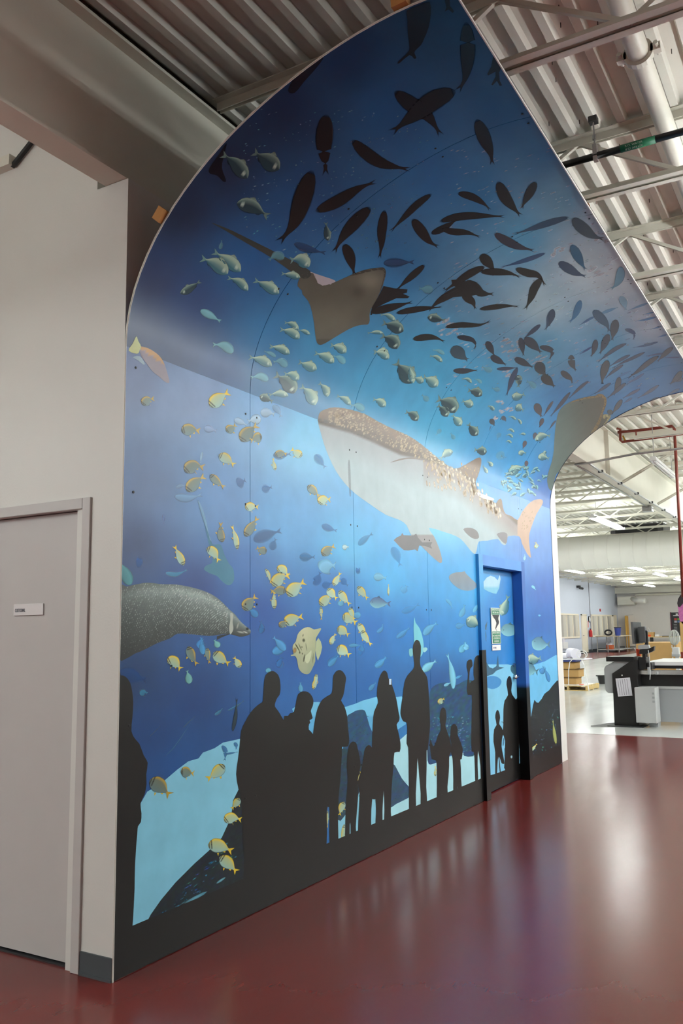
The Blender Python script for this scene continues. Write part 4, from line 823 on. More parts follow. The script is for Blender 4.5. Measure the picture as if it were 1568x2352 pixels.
person(tO, [(1032,670),(1034,620),(1045,587),(1060,580),(1075,600),(1081,650),(1075,690),(1073,712),(1085,750),(1105,810),(1116,890),(1101,925),(1100,1000),(1095,1080),(1088,1150),(1088,1237),(1052,1254),(1048,1195),(1044,1257),(1013,1272),(1012,1150),(1010,1000),(1004,962),(976,952),(966,900),(960,830),(968,812),(985,862),(1005,830),(1020,780),(1040,742),(1040,710)], 'black silhouette of a child beside the tall man', xr=WX)
person(tO, [(1110,760),(1113,722),(1130,698),(1150,705),(1162,740),(1160,772),(1175,810),(1198,880),(1190,952),(1180,955),(1185,1020),(1187,1100),(1190,1192),(1165,1204),(1160,1145),(1156,1208),(1131,1219),(1130,1100),(1125,950),(1112,900),(1116,840),(1107,800)], 'black silhouette of the smallest child', xr=WX)
person(tO, [(1275,345),(1277,270),(1285,225),(1300,206),(1320,205),(1340,230),(1380,350),(1380,860),(1350,890),(1362,1000),(1362,1110),(1330,1128),(1325,1000),(1308,892),(1305,1000),(1310,1140),(1290,1148),(1285,1000),(1278,900),(1262,896),(1260,780),(1263,600),(1262,492),(1234,490),(1228,430),(1236,340),(1226,290),(1229,250),(1245,236),(1262,236),(1269,280),(1253,300),(1246,350),(1247,408),(1262,390),(1282,378)], 'black silhouette of a photographer beside the door', xr=WX)

# screws along the seams
M_screw = mat('black_screw_head', (15, 15, 16), 0.4, metal=0.5)
sc = MB().lathe([(0.0065, 0), (0.0065, 0.0012), (0.004, 0.002)], (0, 0, 0), 8).mesh('screw', M_screw)
for s_ in SEAMS[1:-1]:
    for t in (2.78, 2.25, 1.68, 0.62, 3.55, 4.15, 4.72, 5.2):
        for dx in (-0.045, 0.05):
            if 7.4 < s_ < 8.9 and t < 2.3: continue
            x = s_+dx*(1 if rnd() > .1 else 1.3); P = surf(x, t, 0.0012); ny = np.interp(t, PT, PNORM[:, 0]); nz = np.interp(t, PT, PNORM[:, 1])
            o = shared('screw', sc, mural, tuple(P-mo)); o.rotation_euler = Vector((0, ny, nz)).to_track_quat('Z', 'Y').to_euler()
for t in (2.82, 2.2, 1.1): 
    P = surf(3.06, t, 0.0012); o = shared('screw', sc, mural, tuple(P-mo)); o.rotation_euler = (math.pi/2, 0, 0)

# ---------------------------------------------------------------- wrapped door in the mural
d2 = empty('door_2', (DX0, W, 0), kind='structure', label='door and frame wrapped in the aquarium print')
def zcol(z):
    if z < .2: return BLK
    if z < .86: return (128, 196, 226)
    return tuple(np.array((52, 112, 192))*(1-min(1, (z-.86)/1.3)*.15)+np.array((8, 20, 16))*math.sin(z*5))
dm = np.array([DX0, W, 0])
def wrapped(name, x0, x1, y0, y1, z0, z1, col=None, n=40, gain=1.0):
    zs = np.unique(np.r_[np.linspace(z0, z1, n), [z for z in (.199, .201, .855, .865, 1.328, 1.332) if z0 < z < z1]])
    V = []; F = []; C = []
    for z in zs:
        V += [(x0, y0, z), (x1, y0, z), (x1, y1, z), (x0, y1, z)]; 
        for vx in V[-4:]:
            if col is None and z > 1.33:
                pa, pb = to_photo(np.array([vx])); C.append((*(bgcol(pa, pb, BGW)[0]*G_WALL), 1))
            elif col is None: C.append((*[G_WALL*v for v in L(*BLK)], 1))
            else: C.append((*[G_WALL*gain*v for v in L(*(col or zcol)(z))], 1))
    for i in range(len(zs)-1):
        for a, b in ((0,1),(1,2),(2,3),(3,0)): F.append((4*i+a, 4*i+b, 4*i+4+b, 4*i+4+a))
    F.append((3,2,1,0)); k = 4*(len(zs)-1); F.append((k,k+1,k+2,k+3))
    me = bpy.data.meshes.new(name); me.from_pydata((np.array(V)-dm).tolist(), [], F); me.update(); set_print(me, C)
    o = bpy.data.objects.new(name, me); COL.objects.link(o); o.parent = d2; return o
wrapped('frame_jamb', DX0-.05, DX0+.055, W-.028, W+.13, 0.002, DZ+.05, None)
wrapped('frame_jamb', DX1-.055, DX1+.05, W-.028, W+.13, 0.002, DZ+.05, lambda z: BLK if z < .95 else (50, 104, 184), gain=.9)
wrapped('frame_head', DX0+.0551, DX1-.0551, W-.028, W+.13, DZ-.05, DZ+.05, lambda z: (72, 136, 208), n=3)
# leaf with its own stretch of the print
nx, nz_ = 30, 50
X, Z = np.meshgrid(np.linspace(DX0+.057, DX1-.057, nx), np.linspace(0.012, DZ-.052, nz_), indexing='ij')
P = np.stack([X, np.full(X.shape, LEAFY), Z], -1); px, py = to_photo(P.reshape(-1, 3)); c = bgcol(px, py, BGW)*G_WALL
me = grid_mesh('door_leaf', P-dm, np.c_[c, np.ones(len(c))]); lf = bpy.data.objects.new('door_leaf', me); COL.objects.link(lf); lf.parent = d2
md = lf.modifiers.new('thick', 'SOLIDIFY'); md.thickness = 0.044; md.offset = -1
def onleaf(o): o.parent = lf; o.location = tuple(mo-dm); return o
pl = lambda *a, **k: onleaf(poly(*a, where='leaf', **k)); fl_ = lambda *a, **k: onleaf(fish(*a, where='leaf', **k))
pl(tP, [(150,1090),(205,1085),(400,1085),(520,1090),(520,2100),(150,2200)], (124,194,228), 'sand_print', smooth=1)
pl(tP, [(190,1230),(230,1190),(300,1190),(345,1230),(320,1280),(260,1300),(200,1270)], (62,134,194), 'shadow_print')
pl(tP, [(150,285),(170,340),(187,368),(215,330),(250,312),(285,325),(312,352),(330,305),(337,340),(325,420),(300,470),(270,465),(220,445),(180,420),(150,445)], lambda x, y: (170,206,222) if y < 400 else (120,186,212), 'pale_ray_print', smooth=1)
pl(tP, [(205,1050),(240,1110),(270,1120),(300,1100),(315,1003),(322,1105),(368,1112),(300,1140),(270,1170),(215,1190),(205,1150)], (52,92,118), 'small_manta_print', smooth=1)
fl_(tP, 'jack', [(345,660),(375,580),(405,480)], 84)
fl_(tP, 'tuna', [(338,795),(420,785),(540,795)], 112, (96,140,152))
fl_(tP, 'tuna', [(130,720),(165,745),(212,790)], 70, (90,120,128)); fl_(tP, 'sil', [(190,770),(205,840),(212,890)], 22, (70,96,110)); fl_(tP, 'sil', [(185,800),(205,760),(222,710)], 22, (70,96,110))
fl_(tP, 'sil', [(424,1140),(470,1130),(560,1140)], 110, (58,96,112))
pl(tP, [(290,1550),(295,1505),(310,1480),(325,1502),(333,1550),(325,1602),(345,1632),(362,1680),(352,1720),(346,1800),(360,1880),(370,1948),(345,1944),(325,1888),(340,2030),(330,2032),(318,1890),(310,1960),(305,2040),(290,2044),(290,1850),(275,1760),(280,1650),(302,1612)], BLK, SIL, label='black silhouette of a boy', smooth=2, step=40)
pl(tP, [(388,1260),(395,1210),(410,1187),(425,1195),(436,1250),(430,1310),(440,1350),(470,1390),(500,1430),(500,2090),(380,2010),(370,1945),(376,1750),(355,1690),(361,1600),(346,1590),(350,1580),(360,1590),(361,1480),(372,1400),(402,1350)], BLK, SIL, label='black silhouette of an adult', smooth=2, step=40)
pl(tP, [(150,2072),(205,2062),(300,2035),(400,1995),(520,1940),(520,2150),(150,2300)], BLK, 'base_band_print', smooth=1)
specks_o = specks(tP, 'light_gap_print', [(432,1890,9,14,0,(160,205,220),.95),(362,1760,7,40,.1,(70,130,170),.9),(372,1850,4,40,0,(120,180,205),.9)], where='leaf'); onleaf(specks_o)
fish(tP, 'jack', [(40,690),(110,725),(165,755)], 115, xr=WX)
fish(tP, 'tuna', [(612,880),(690,910),(775,910)], 122, (70,112,140), xr=RX); fish(tP, 'jack', [(562,1040),(630,1042),(695,1030)], 100, xr=RX); fish(tP, 'tuna', [(540,1130),(590,1130),(668,1150)], 118, (60,104,126), xr=RX)
fish(tP, 'ghost', [(760,1240),(745,1180),(720,1110)], 40, (60,130,190), xr=RX); fish(tP, 'ghost', [(680,1160),(700,1140),(715,1100)], 60, (60,130,190), xr=RX); fish(tP, 'pork', [(640,75),(650,45),(640,20)], 36, xr=RX); fish(tP, 'ghost', [(605,400),(625,415),(645,440)], 30, (120,190,220), xr=RX); fish(tP, 'ghost', [(665,655),(678,660),(690,655)], 24, (110,180,220), xr=RX); fish(tP, 'ghost', [(545,180),(548,150),(546,120)], 30, (140,190,225), xr=RX)
fish(tP, 'ghost', [(820,1780),(805,1680),(790,1560)], 34, (150,160,90), xr=RX); fish(tP, 'pork', [(605,1840),(630,1805),(655,1775)], 26, xr=RX); fish(tP, 'ghost', [(30,960),(35,930),(25,890)], 60, (110,185,220), xr=WX)
# lever handle and closer arm
hx = DX1-.135
part(lf, 'lever_handle', MB().tube([(hx, LEAFY, 1.03), (hx, LEAFY-.035, 1.03)], 0.026, 14).tube([(hx, LEAFY-.05, 1.03), (hx-.12, LEAFY-.052, 1.03)], 0.010, 10).tube([(hx, LEAFY-.03, 1.03), (hx, LEAFY-.055, 1.03)], 0.011, 10), M_chrome, smooth=True)
part(lf, 'lock_cylinder', MB().tube([(hx, LEAFY, 1.15), (hx, LEAFY-.012, 1.15)], 0.02, 14), M_chrome)

# severe weather sign and room plate on the wrapped door
def leafpt(a, b):
    d = rays(a, b); k = LEAFY/d[1]; return d[0]*k, EYE[2]+d[2]*k
sx0, sz1 = leafpt(1124.5, 1396); sx1, sz0 = leafpt(1147.5, 1478)
sg = empty('shelter_sign', (sx0, LEAFY-.012, sz0), 'green and white severe weather shelter sign with black tornado on the wrapped door', 'sign')
part(sg, 'backing', MB().box(sx0, sx1, LEAFY-.012, LEAFY-.004, sz0, sz1), mat('sign_white', (236, 236, 228), 0.4), bevel=0.002)
sw, sh = sx1-sx0, sz1-sz0
M_sgreen = mat('sign_green', (24, 118, 82), 0.4)
part(sg, 'green_field', MB().box(sx0+.05*sw, sx1-.05*sw, LEAFY-.0132, LEAFY-.0118, sz1-.19*sh, sz1-.015*sh), M_sgreen)
part(sg, 'green_field', MB().box(sx0+.05*sw, sx1-.05*sw, LEAFY-.0132, LEAFY-.0118, sz0+.015*sh, sz0+.345*sh), M_sgreen)
tor = [(.08,.80),(.92,.80),(.80,.74),(.78,.68),(.86,.61),(.80,.55),(.60,.48),(.50,.43),(.48,.415),(.56,.36),(.66,.33),(.56,.35),(.42,.41),(.40,.44),(.52,.53),(.55,.58),(.46,.65),(.22,.74)]
part(sg, 'tornado_symbol', MB().add([(sx0+a*sw, LEAFY-.0134, sz0+b*sh) for a, b in tor], [tuple(range(len(tor)))[::-1]]), mat('sign_black', (30, 26, 34), 0.5))
M_swhite = mat('sign_lettering_white', (240, 240, 232), 0.5)
def wall_text(body, cx, cz, width, height, y, parent, m):
    me = text_mesh(body, 1.0, m, align='CENTER'); xs_ = [v.co.x for v in me.vertices]; ys_ = [v.co.y for v in me.vertices]
    kx = width/(max(xs_)-min(xs_)); ky = height/(max(ys_)-min(ys_)); mx_, my_ = (max(xs_)+min(xs_))/2, (max(ys_)+min(ys_))/2
    for v in me.vertices: v.co = Vector(((v.co.x-mx_)*kx+cx, y-v.co.z, (v.co.y-my_)*ky+cz))
    off = parent.location
    for v in me.vertices: v.co -= off
    me.update(); o = bpy.data.objects.new('lettering', me); COL.objects.link(o); o.parent = parent
    return o
for body, f, wd_ in (('SEVERE WEATHER', .945, .84), ('SHELTER AREA', .87, .72), ('AREA DE REFUGIO', .305, .86), ('EN CONDICIONES', .225, .84), ('ATMOSFERICAS', .15, .72), ('RIGUROSAS', .07, .56)):
    wall_text(body, sx0+sw/2, sz0+f*sh, wd_*sw, .05*sh, LEAFY-.0136, sg, M_swhite)
ax, az1 = leafpt(1128, 1482); bx_, az0 = leafpt(1147.5, 1493)
rp = empty('room_plate', (ax, LEAFY-.01, az0), 'small white room name plate under the shelter sign', 'sign')
part(rp, 'plate', MB().box(ax, bx_, LEAFY-.01, LEAFY-.004, az0, az1), M_white)
wall_text('ELECTRICAL', ax+(bx_-ax)*.3, (az0+az1)/2, (bx_-ax)*.36, (az1-az0)*.3, LEAFY-.0106, rp, mat('blue_grey_lettering', (90, 90, 140), 0.6))

# ---------------------------------------------------------------- custodial door
d1 = empty('door_1', (XL, 3.2, 0), kind='structure', label='plain light grey custodial door in a painted steel frame')
part(d1, 'frame_jamb', MB().box(XL-.012, XL+.13, 3.132, 3.185, 0, 2.185), M_door, bevel=0.003)
part(d1, 'frame_jamb', MB().box(XL-.012, XL+.13, 4.135, 4.188, 0, 2.185), M_door, bevel=0.003)
part(d1, 'frame_head', MB().box(XL-.012, XL+.13, 3.186, 4.134, 2.132, 2.185), M_door, bevel=0.003)
part(d1, 'door_leaf', MB().box(XL+.035, XL+.08, 3.19, 4.13, 0.016, 2.128), M_door)
part(d1, 'threshold', MB().box(XL+.02, XL+.1, 3.19, 4.13, 0.0, 0.006), M_dark)
def wpt(a, b, X): 
    d = rays(a, b); k = X/d[0]; return d[1]*k, EYE[2]+d[2]*k
XD = XL+.035
py0, pz1 = wpt(34.4, 1388.5, XD); py1, pz0 = wpt(100.8, 1412.3, XD)
cs = empty('room_sign', (XD-.006, py1, pz0), 'white name plate reading CUSTODIAL on the grey door', 'sign')
part(cs, 'plate', MB().box(XD-.007, XD-.0005, py1, py0, pz0, pz1), mat('sign_plate_white', (232, 228, 228), 0.4), bevel=0.001)
me = text_mesh('CUSTODIAL', 1.0, mat('dark_blue_grey_lettering', (52, 58, 74), 0.5), align='LEFT')
xs_ = [v.co.x for v in me.vertices]; ys_ = [v.co.y for v in me.vertices]; kx = .35*(py0-py1)/(max(xs_)-min(xs_)); ky = .29*(pz1-pz0)/(max(ys_)-min(ys_)); my_ = (max(ys_)+min(ys_))/2
for v in me.vertices: v.co = Vector((-.0085+.006-v.co.z, py0-.055*(py0-py1)-(v.co.x-min(xs_))*kx-py1, (v.co.y-my_)*ky+(pz1-pz0)*.46))
me.update(); o = bpy.data.objects.new('lettering', me); COL.objects.link(o); o.parent = cs
# angle bracket high on the custodial wall
ab = empty('wall_bracket', (XL, 3.72, 4.1), 'small painted angle bracket high on the custodial wall', 'bracket')
part(ab, 'arm', MB().box(XL-.05, XL, 3.78, 4.6, 4.09, 4.15), M_cream); part(ab, 'brace', MB().bar((XL-.02, 3.79, 4.09), (XL-.02, 3.62, 4.2), 0.02), M_dark)

# ---------------------------------------------------------------- fluorescent strip lights
def lamp_parts():
    ho = MB().prism([(-.045,.0),(-.03,.06),(.03,.06),(.045,.0)], 'x', -1.45, 1.45).box(-1.45,-1.42,-.1,.1,-.03,.02).box(1.42,1.45,-.1,.1,-.03,.02).box(-.015,.015,-.1,.1,.008,.02).mesh('housing', M_white)
    le = MB().tube([(-1.4,-.075,-.012),(1.4,-.075,-.012)], .019, 8).mesh('tube', M_lamp)
    le2 = MB().tube([(-1.4,.075,-.012),(1.4,.075,-.012)], .019, 8).mesh('tube', M_lamp)
    rd = MB().tube([(-1.1,0,.055),(-1.1,0,.578)], .006, 6).tube([(1.1,0,.055),(1.1,0,.578)], .006, 6).mesh('hanger_rod', M_steel)
    return ho, le, le2, rd
HO, LE, LE2, RD = lamp_parts()
def nudge(x):
    while any(abs((x+d-JX0+JS/2) % JS-JS/2) < 0.09 for d in (-1.1, 1.1)): x += 0.04
    return x
spots = []
for y in (4.85, 7.8, 10.5): spots += [(x, y) for x in (15.6, 21.1, 27.9, 32.8, 38.9, 44.6, 50.3, 56)]
spots += [(20.5, 2.0), (28, 2.0), (33, 2.0), (39, 2.0), (45, 2.0), (51, 2.0)]
for y in (-3.8, -6.7): spots += [(x, y) for x in (22, 28, 34)]
near = [(x, y) for y in (4.6, 7.4) for x in (-4.6, -0.6)]
spots += [(40, -3.8), (46, -3.8), (52, -3.8)]
LF = LE.copy(); LF.materials[0] = M_lamp_far; LF2 = LE2.copy(); LF2.materials[0] = M_lamp_far
RDL = MB().tube([(-1.1,0,.055),(-1.1,0,1.198)], .006, 6).tube([(1.1,0,.055),(1.1,0,1.198)], .006, 6).mesh('hanger_rod', M_steel)
RDM = MB().tube([(-1.1,0,.055),(-1.1,0,.748)], .006, 6).tube([(1.1,0,.055),(1.1,0,.748)], .006, 6).mesh('hanger_rod', M_steel)
for x, y in [(x, y) for y in (-0.2, -3.8, -6.7) for x in (6.0, 9.4, 12.8, 16.2)]:  # unseen rows, added and shifted to brighten the roof deck
    x = nudge(x); t = empty('strip_light', (x, y, 3.85), 'unseen fluorescent strip light added over the red walkway', 'light', 'added walkway strip lights')
    shared('housing', HO, t); shared('tube', LE, t); shared('tube', LE2, t); shared('hanger_rod', RDM, t)
for x, y in near:
    x = nudge(x); t = empty('strip_light', (x, y, 3.4), 'lit fluorescent strip light on long rods before the custodial door', 'light', 'custodial corner strip lights')
    shared('housing', HO, t); shared('tube', LE, t); shared('tube', LE2, t); shared('hanger_rod', RDL, t)
sl = empty('short_strip_light', (13.9, 2.25, 3.9), 'short white strip light on two rods beside the red sprinkler pipe', 'light')
part(sl, 'housing', MB().prism([(2.2,3.9),(2.215,3.96),(2.285,3.96),(2.3,3.9)], 'x', 12.9, 14.6), M_white)
part(sl, 'tube', MB().tube([(12.95, 2.23, 3.89), (14.55, 2.23, 3.89)], .016, 8), M_white); part(sl, 'tube', MB().tube([(12.95, 2.27, 3.89), (14.55, 2.27, 3.89)], .016, 8), M_white)
for x in (13.0, 14.5): part(sl, 'hanger_rod', MB().tube([(x, 2.25, 3.96), (x, 2.25, 4.598)], .006, 6), M_steel)
for x, y in spots:
    if (x, y) == (15.6, 4.85): continue
    x = nudge(x); t = empty('strip_light', (x, y, 4.02), 'lit fluorescent strip light hanging below the bar joists', 'light', 'fluorescent strip lights')
    shared('housing', HO, t); shared('tube', LF, t); shared('tube', LF2, t); shared('hanger_rod', RD, t)

# ---------------------------------------------------------------- pipes and ducts overhead
du = empty('spiral_duct', (25.5, 0, 3.68), 'fat white spiral air duct hanging across the hall', 'duct')
sec = MB(); n = 40
for y0, r in ((0, .482), (.012, .492), (.024, .482), (.36, .482)):
    for k in range(n): a = 2*math.pi*k/n; sec.v.append((r*math.cos(a), y0, r*math.sin(a)))
for i in range(3):
    for k in range(n): a = i*n+k; b = i*n+(k+1) % n; sec.f.append((a, a+n, b+n, b))
M_duct = mat('white_duct_paint', (232, 230, 222), 0.35)
secm = sec.mesh('duct_section', M_duct, True)
for i in range(25): shared('duct_section', secm, du, (0, 3.25+i*.36, 0))
cpz = EYE[2]+2.94
tag(MB().tube([(-6, .235*2.94*1.0, cpz), (4.6, .70, cpz), (20, .70, cpz)], .055, 16).build('ceiling_pipe', M_cream, smooth=True), 'thick cream pipe running along under the roof deck', 'pipe')
pc = empty('pipe_clamp', (4.35, .70, cpz), 'cream bolted coupling around the thick ceiling pipe', 'clamp')
part(pc, 'ring', MB().tube([(4.33,.70,cpz),(4.37,.70,cpz)], .075, 18), M_cream); part(pc, 'bolt', MB().tube([(4.3,.79,cpz),(4.4,.79,cpz)], .012, 8).box(4.33,4.37,.76,.81,cpz-.02,cpz+.02), M_cream); part(pc, 'bolt', MB().tube([(4.3,.61,cpz),(4.4,.61,cpz)], .012, 8).box(4.33,4.37,.59,.64,cpz-.02,cpz+.02), M_cream)
bz = 4.30; bxx = 1.778*(bz-EYE[2])
bp_ = empty('water_pipe', (bxx, 0, bz), 'black water pipe with a green marker label below the joists', 'pipe')
part(bp_, 'pipe', MB().tube([(bxx, -8, bz), (bxx, 2.6, bz)], .021, 14), mat('black_pvc', (30, 29, 28), 0.35), smooth=True)
def lp(px, py): 
    d = rays(px, py); k = bxx/d[0]; return d[1]*k
y1_, y0_ = lp(1425, 343), lp(1505, 322)
part(bp_, 'marker_label', MB().tube([(bxx, y0_, bz), (bxx, y1_, bz)], .0225, 18), M_green, smooth=True)
for k, (dz, sgn) in enumerate(((.010, 1), (-.012, -1))):
    me = text_mesh('R.O. WATER', 1.0, M_swhite, align='CENTER'); xs_ = [v.co.x for v in me.vertices]; ys_ = [v.co.y for v in me.vertices]
    kx = (y1_-y0_)*.5/(max(xs_)-min(xs_)); ky = .012/(max(ys_)-min(ys_)); mx_, my_ = (max(xs_)+min(xs_))/2, (max(ys_)+min(ys_))/2; yc = (y0_+y1_)/2+(y1_-y0_)*.1
    for v in me.vertices:
        an = math.pi+.35+(sgn*.42)+ (.0 if sgn > 0 else .0)
        h_ = (v.co.y-my_)*ky*sgn; a = math.pi+.55-(.42 if k == 0 else -.42)-h_/.023
        v.co = Vector((.0232*math.cos(a), yc-(v.co.x-mx_)*kx*sgn if sgn > 0 else yc-(v.co.x-mx_)*kx, .0232*math.sin(a)))
    me.update(); o = bpy.data.objects.new('lettering', me); COL.objects.link(o); o.parent = bp_
hy = lp(1367, 357)
part(bp_, 'hanger', MB().tube([(bxx, hy, bz+.02), (bxx-.01, hy, DECK-.08)], .005, 6).box(bxx-.02, bxx+.02, hy-.012, hy+.012, bz-.03, bz+.07).tube([(bxx-.01, hy, bz+.1), (bxx-.01, hy, bz+.13)], .011, 8), M_steel)
part(bp_, 'beam_clamp', MB().box(bxx-.03, bxx+.02, hy-.025, hy+.025, DECK-.09, DECK-.055), M_dark)
jx2 = JX0+1*JS
tag(MB().tube([(jx2+.03, 2.3, ZB+.062), (jx2+.03, 1.4, ZB+.07), (jx2+.03, .6, ZB+.062), (jx2+.03, -3, ZB+.062)], .007, 8).build('black_cable', M_black), 'thin black cable lying on a joist bottom chord', 'cable')
# red sprinkler pipe loop
def at(px, py, X): 
    d = rays(px, py); k = X/d[0]; return (X, d[1]*k, EYE[2]+d[2]*k)
sp_ = empty('sprinkler_pipe', at(1548, 985, 13.2), 'red brown sprinkler pipe looping below the joists and dropping to floor level', 'pipe')
part(sp_, 'pipe', MB().tube([at(1418, 993, 13.2), at(1470, 988, 13.2), at(1543, 979, 13.2), at(1548, 985, 13.2), at(1556, 1130, 13.2), at(1568, 1372, 13.2)], .022, 10), M_rust, smooth=True)
part(sp_, 'pipe', MB().tube([at(1416, 984, 13.2), at(1424, 986, 13.2), at(1424, 1011, 13.2), at(1428, 1015, 13.2), at(1500, 1006, 13.2), at(1600, 992, 13.2)], .019, 10), M_rust, smooth=True)
part(sp_, 'drop', MB().tube([at(1460, 989, 13.2), at(1461, 1008, 13.2)], .010, 8), M_rust)
part(sp_, 'valve', MB().tube([at(1430, 1001, 13.2), at(1437, 1016, 13.2)], .014, 8), mat('brass', (176, 140, 60), 0.35, metal=0.8))
cn = empty('conduit', (14, 2.94, 3.77), 'galvanised conduit run clipped under the steel girder', 'conduit')
part(cn, 'pipe', MB().tube([(11.9, 2.93, 3.775), (12.6, 2.93, 3.765), (30, 2.93, 3.765)], .014, 8), M_steel, smooth=True)
part(cn, 'pipe', MB().tube([(11.9, 3.11, 3.775), (17, 3.11, 3.765)], .014, 8), M_steel, smooth=True)
part(cn, 'pipe', MB().tube([(11.9, 3.11, 3.775), (11.9, 2.93, 3.775), (11.9, 2.3, 3.83), (11.9, .7, 3.84)], .016, 8), M_steel, smooth=True)
for i in range(9): part(cn, 'clip', MB().box(12.6+i*1.25, 12.64+i*1.25, 2.9, 2.97, 3.75, 3.785), M_dark)
part(cn, 'junction_box', MB().box(16.9, 17.1, 3.03, 3.2, 3.68, 3.785), M_steel)
ac = empty('air_unit', (27, 4.6, 4.2), 'dark grey air handling unit above the spiral duct', 'air unit')
part(ac, 'casing', MB().box(26.15, 27.3, 4.4, 5.9, 4.2, 4.5), mat('air_unit_grey', (96, 96, 100), 0.5)); part(ac, 'grille', MB().box(26.12, 26.15, 4.55, 5.75, 4.24, 4.46), M_dark)

# ---------------------------------------------------------------- flatbed machine in the white bay
mx0 = 13.95
mc = empty('flatbed_cutter', (mx0, 2.9, 0), 'wide black and grey flatbed cutting machine on the white floor', 'machine')
part(mc, 'end_column', MB().prism([(3.25,.012),(2.88,.012),(2.86,1.0),(2.95,.995),(3.24,.80)], 'x', mx0, mx0+.5), M_black, bevel=.004)
part(mc, 'base_plate', MB().box(mx0-.12, mx0+.6, 2.80, 3.33, 0.003, .016), M_dark)
part(mc, 'side_cover', MB().prism([(3.24,.50),(3.33,.50),(3.37,.54),(3.37,.87),(3.34,.92),(3.18,1.0),(2.93,1.0),(2.93,.97),(3.24,.80)], 'x', mx0+.02, mx0+.46), M_grey, bevel=.01)
part(mc, 'tray', MB().box(mx0-.02, mx0+.5, 2.90, 3.32, .985, 1.06), M_black, bevel=.004)
part(mc, 'front_panel', MB().box(mx0+.32, mx0+.36, -1.5, 2.90, .06, .56), M_grey)
part(mc, 'panel_rail', MB().box(mx0+.30, mx0+.36, -1.5, 2.90, .562, .60), M_lgrey)
part(mc, 'roll_cover', MB().box(mx0+.30, mx0+.42, -1.5, 2.88, .602, .775), M_black)
part(mc, 'front_rail', MB().box(mx0+.16, mx0+.30, -1.5, 2.88, .785, .85), M_chrome, bevel=.006)
part(mc, 'bed_edge', MB().box(mx0+.32, mx0+.5, -1.5, 2.80, .87, .915), M_black)
part(mc, 'bed', MB().box(mx0+.34, mx0+1.9, -1.5, 2.80, .916, .97), M_white)
part(mc, 'control_box', MB().box(mx0-.10, mx0+.22, 2.60, 2.90, .075, .60), M_lgrey, bevel=.006)
for i in range(3): part(mc, 'vent', MB().box(mx0-.105, mx0-.1, 2.61, 2.645, .38+i*.06, .41+i*.06), M_grey)
part(mc, 'carriage', MB().box(mx0+.1, mx0+.36, 2.74, 2.86, .86, 1.05), M_black, bevel=.008)
part(mc, 'carriage', MB().box(mx0+.1, mx0+.36, 2.66, 2.73, .86, .965), M_black, bevel=.008)
part(mc, 'bracket', MB().box(mx0+.05, mx0+.16, 2.69, 2.72, .79, .9), M_grey); part(mc, 'bracket', MB().box(mx0+.05, mx0+.16, 2.58, 2.6, .79, .83), M_grey)
part(mc, 'foot', MB().box(mx0+.1, mx0+.3, 2.62, 2.75, .003, .075), M_grey)
pn = at(1448, 1557, mx0-.004); 
nt_ = empty('paper_notice', (mx0-.003, 2.95, .45), 'white printed sheet with dark lines taped to the black machine column', 'paper')
q = [at(1413, 1558.5, mx0-.003), at(1446, 1556, mx0-.003), at(1452, 1598, mx0-.003), at(1419, 1600, mx0-.003)]
part(nt_, 'sheet', MB().add(q+[(p_[0]-.001, p_[1], p_[2]) for p_ in q], [(0,1,2,3),(7,6,5,4),(0,4,5,1),(1,5,6,2),(2,6,7,3),(3,7,4,0)]), M_paper)
qa = [np.array(v) for v in q]
for i in range(5):
    u0 = .14+i*.155; a = qa[0]*(1-u0)+qa[1]*u0; b = qa[3]*(1-u0)+qa[2]*u0; w_ = np.array((0, -.005, 0)); o_ = np.array((-.0014, 0, 0))
    a2, b2 = a*.93+b*.07, a*.07+b*.93
    part(nt_, 'printed_line', MB().add([a2+o_, a2+w_+o_, b2+w_+o_, b2+o_], [(0,1,2,3)]), mat('print_grey', (70, 68, 84), .7))
part(nt_, 'magnet', MB().tube([(mx0-.002, 3.09, .775), (mx0-.016, 3.09, .775)], .012, 10), M_chrome)
# monitor on its arm
mn = empty('monitor', (mx0+.2, 2.85, 1.25), 'black flat monitor seen from behind on a swing arm above the machine', 'monitor')
A_ = [at(1447.5, 1428.5, mx0+.1), at(1466, 1429.5, mx0+.34), at(1471, 1478, mx0+.34), at(1452, 1479, mx0+.1)]
A_ = [np.array(v) for v in A_]
th = np.array((.02, -.03, 0))
part(mn, 'screen', MB().add([A_[0], A_[1], A_[2], A_[3], A_[0]+th, A_[1]+th, A_[2]+th, A_[3]+th], [(0,1,2,3),(7,6,5,4),(0,4,5,1),(1,5,6,2),(2,6,7,3),(3,7,4,0)]), M_dark)
part(mn, 'back_housing', MB().box(mx0+.15, mx0+.28, 2.74, 2.84, 1.27, 1.52), mat('monitor_grey', (70, 72, 75), .5), bevel=.01)
part(mn, 'swing_arm', MB().box(mx0+.18, mx0+.22, 2.71, 2.76, 1.18, 1.45).box(mx0+.18, mx0+.22, 2.72, 2.8, 1.41, 1.46), M_black, bevel=.008)
part(mn, 'post', MB().tube([(mx0+.25, 2.76, .97), (mx0+.25, 2.76, 1.25)], .02, 10), M_black)
cg = empty('barcode_scanner', (mx0+.1, 2.72, 1.1), 'grey and black handheld scanner resting in its cradle below the monitor', 'scanner')
part(cg, 'body', MB().prism([(2.84,1.17),(2.84,1.225),(2.80,1.24),(2.68,1.235),(2.67,1.19),(2.70,1.175)], 'x', mx0+.05, mx0+.15), M_grey, bevel=.004)
part(cg, 'cradle', MB().prism([(2.83,1.10),(2.82,1.17),(2.70,1.175),(2.64,1.2),(2.60,1.22),(2.61,1.15),(2.65,1.13),(2.72,1.10)], 'x', mx0+.05, mx0+.16), M_black, bevel=.004)
part(cg, 'stem', MB().box(mx0+.09, mx0+.13, 2.74, 2.79, .97, 1.1), M_black)
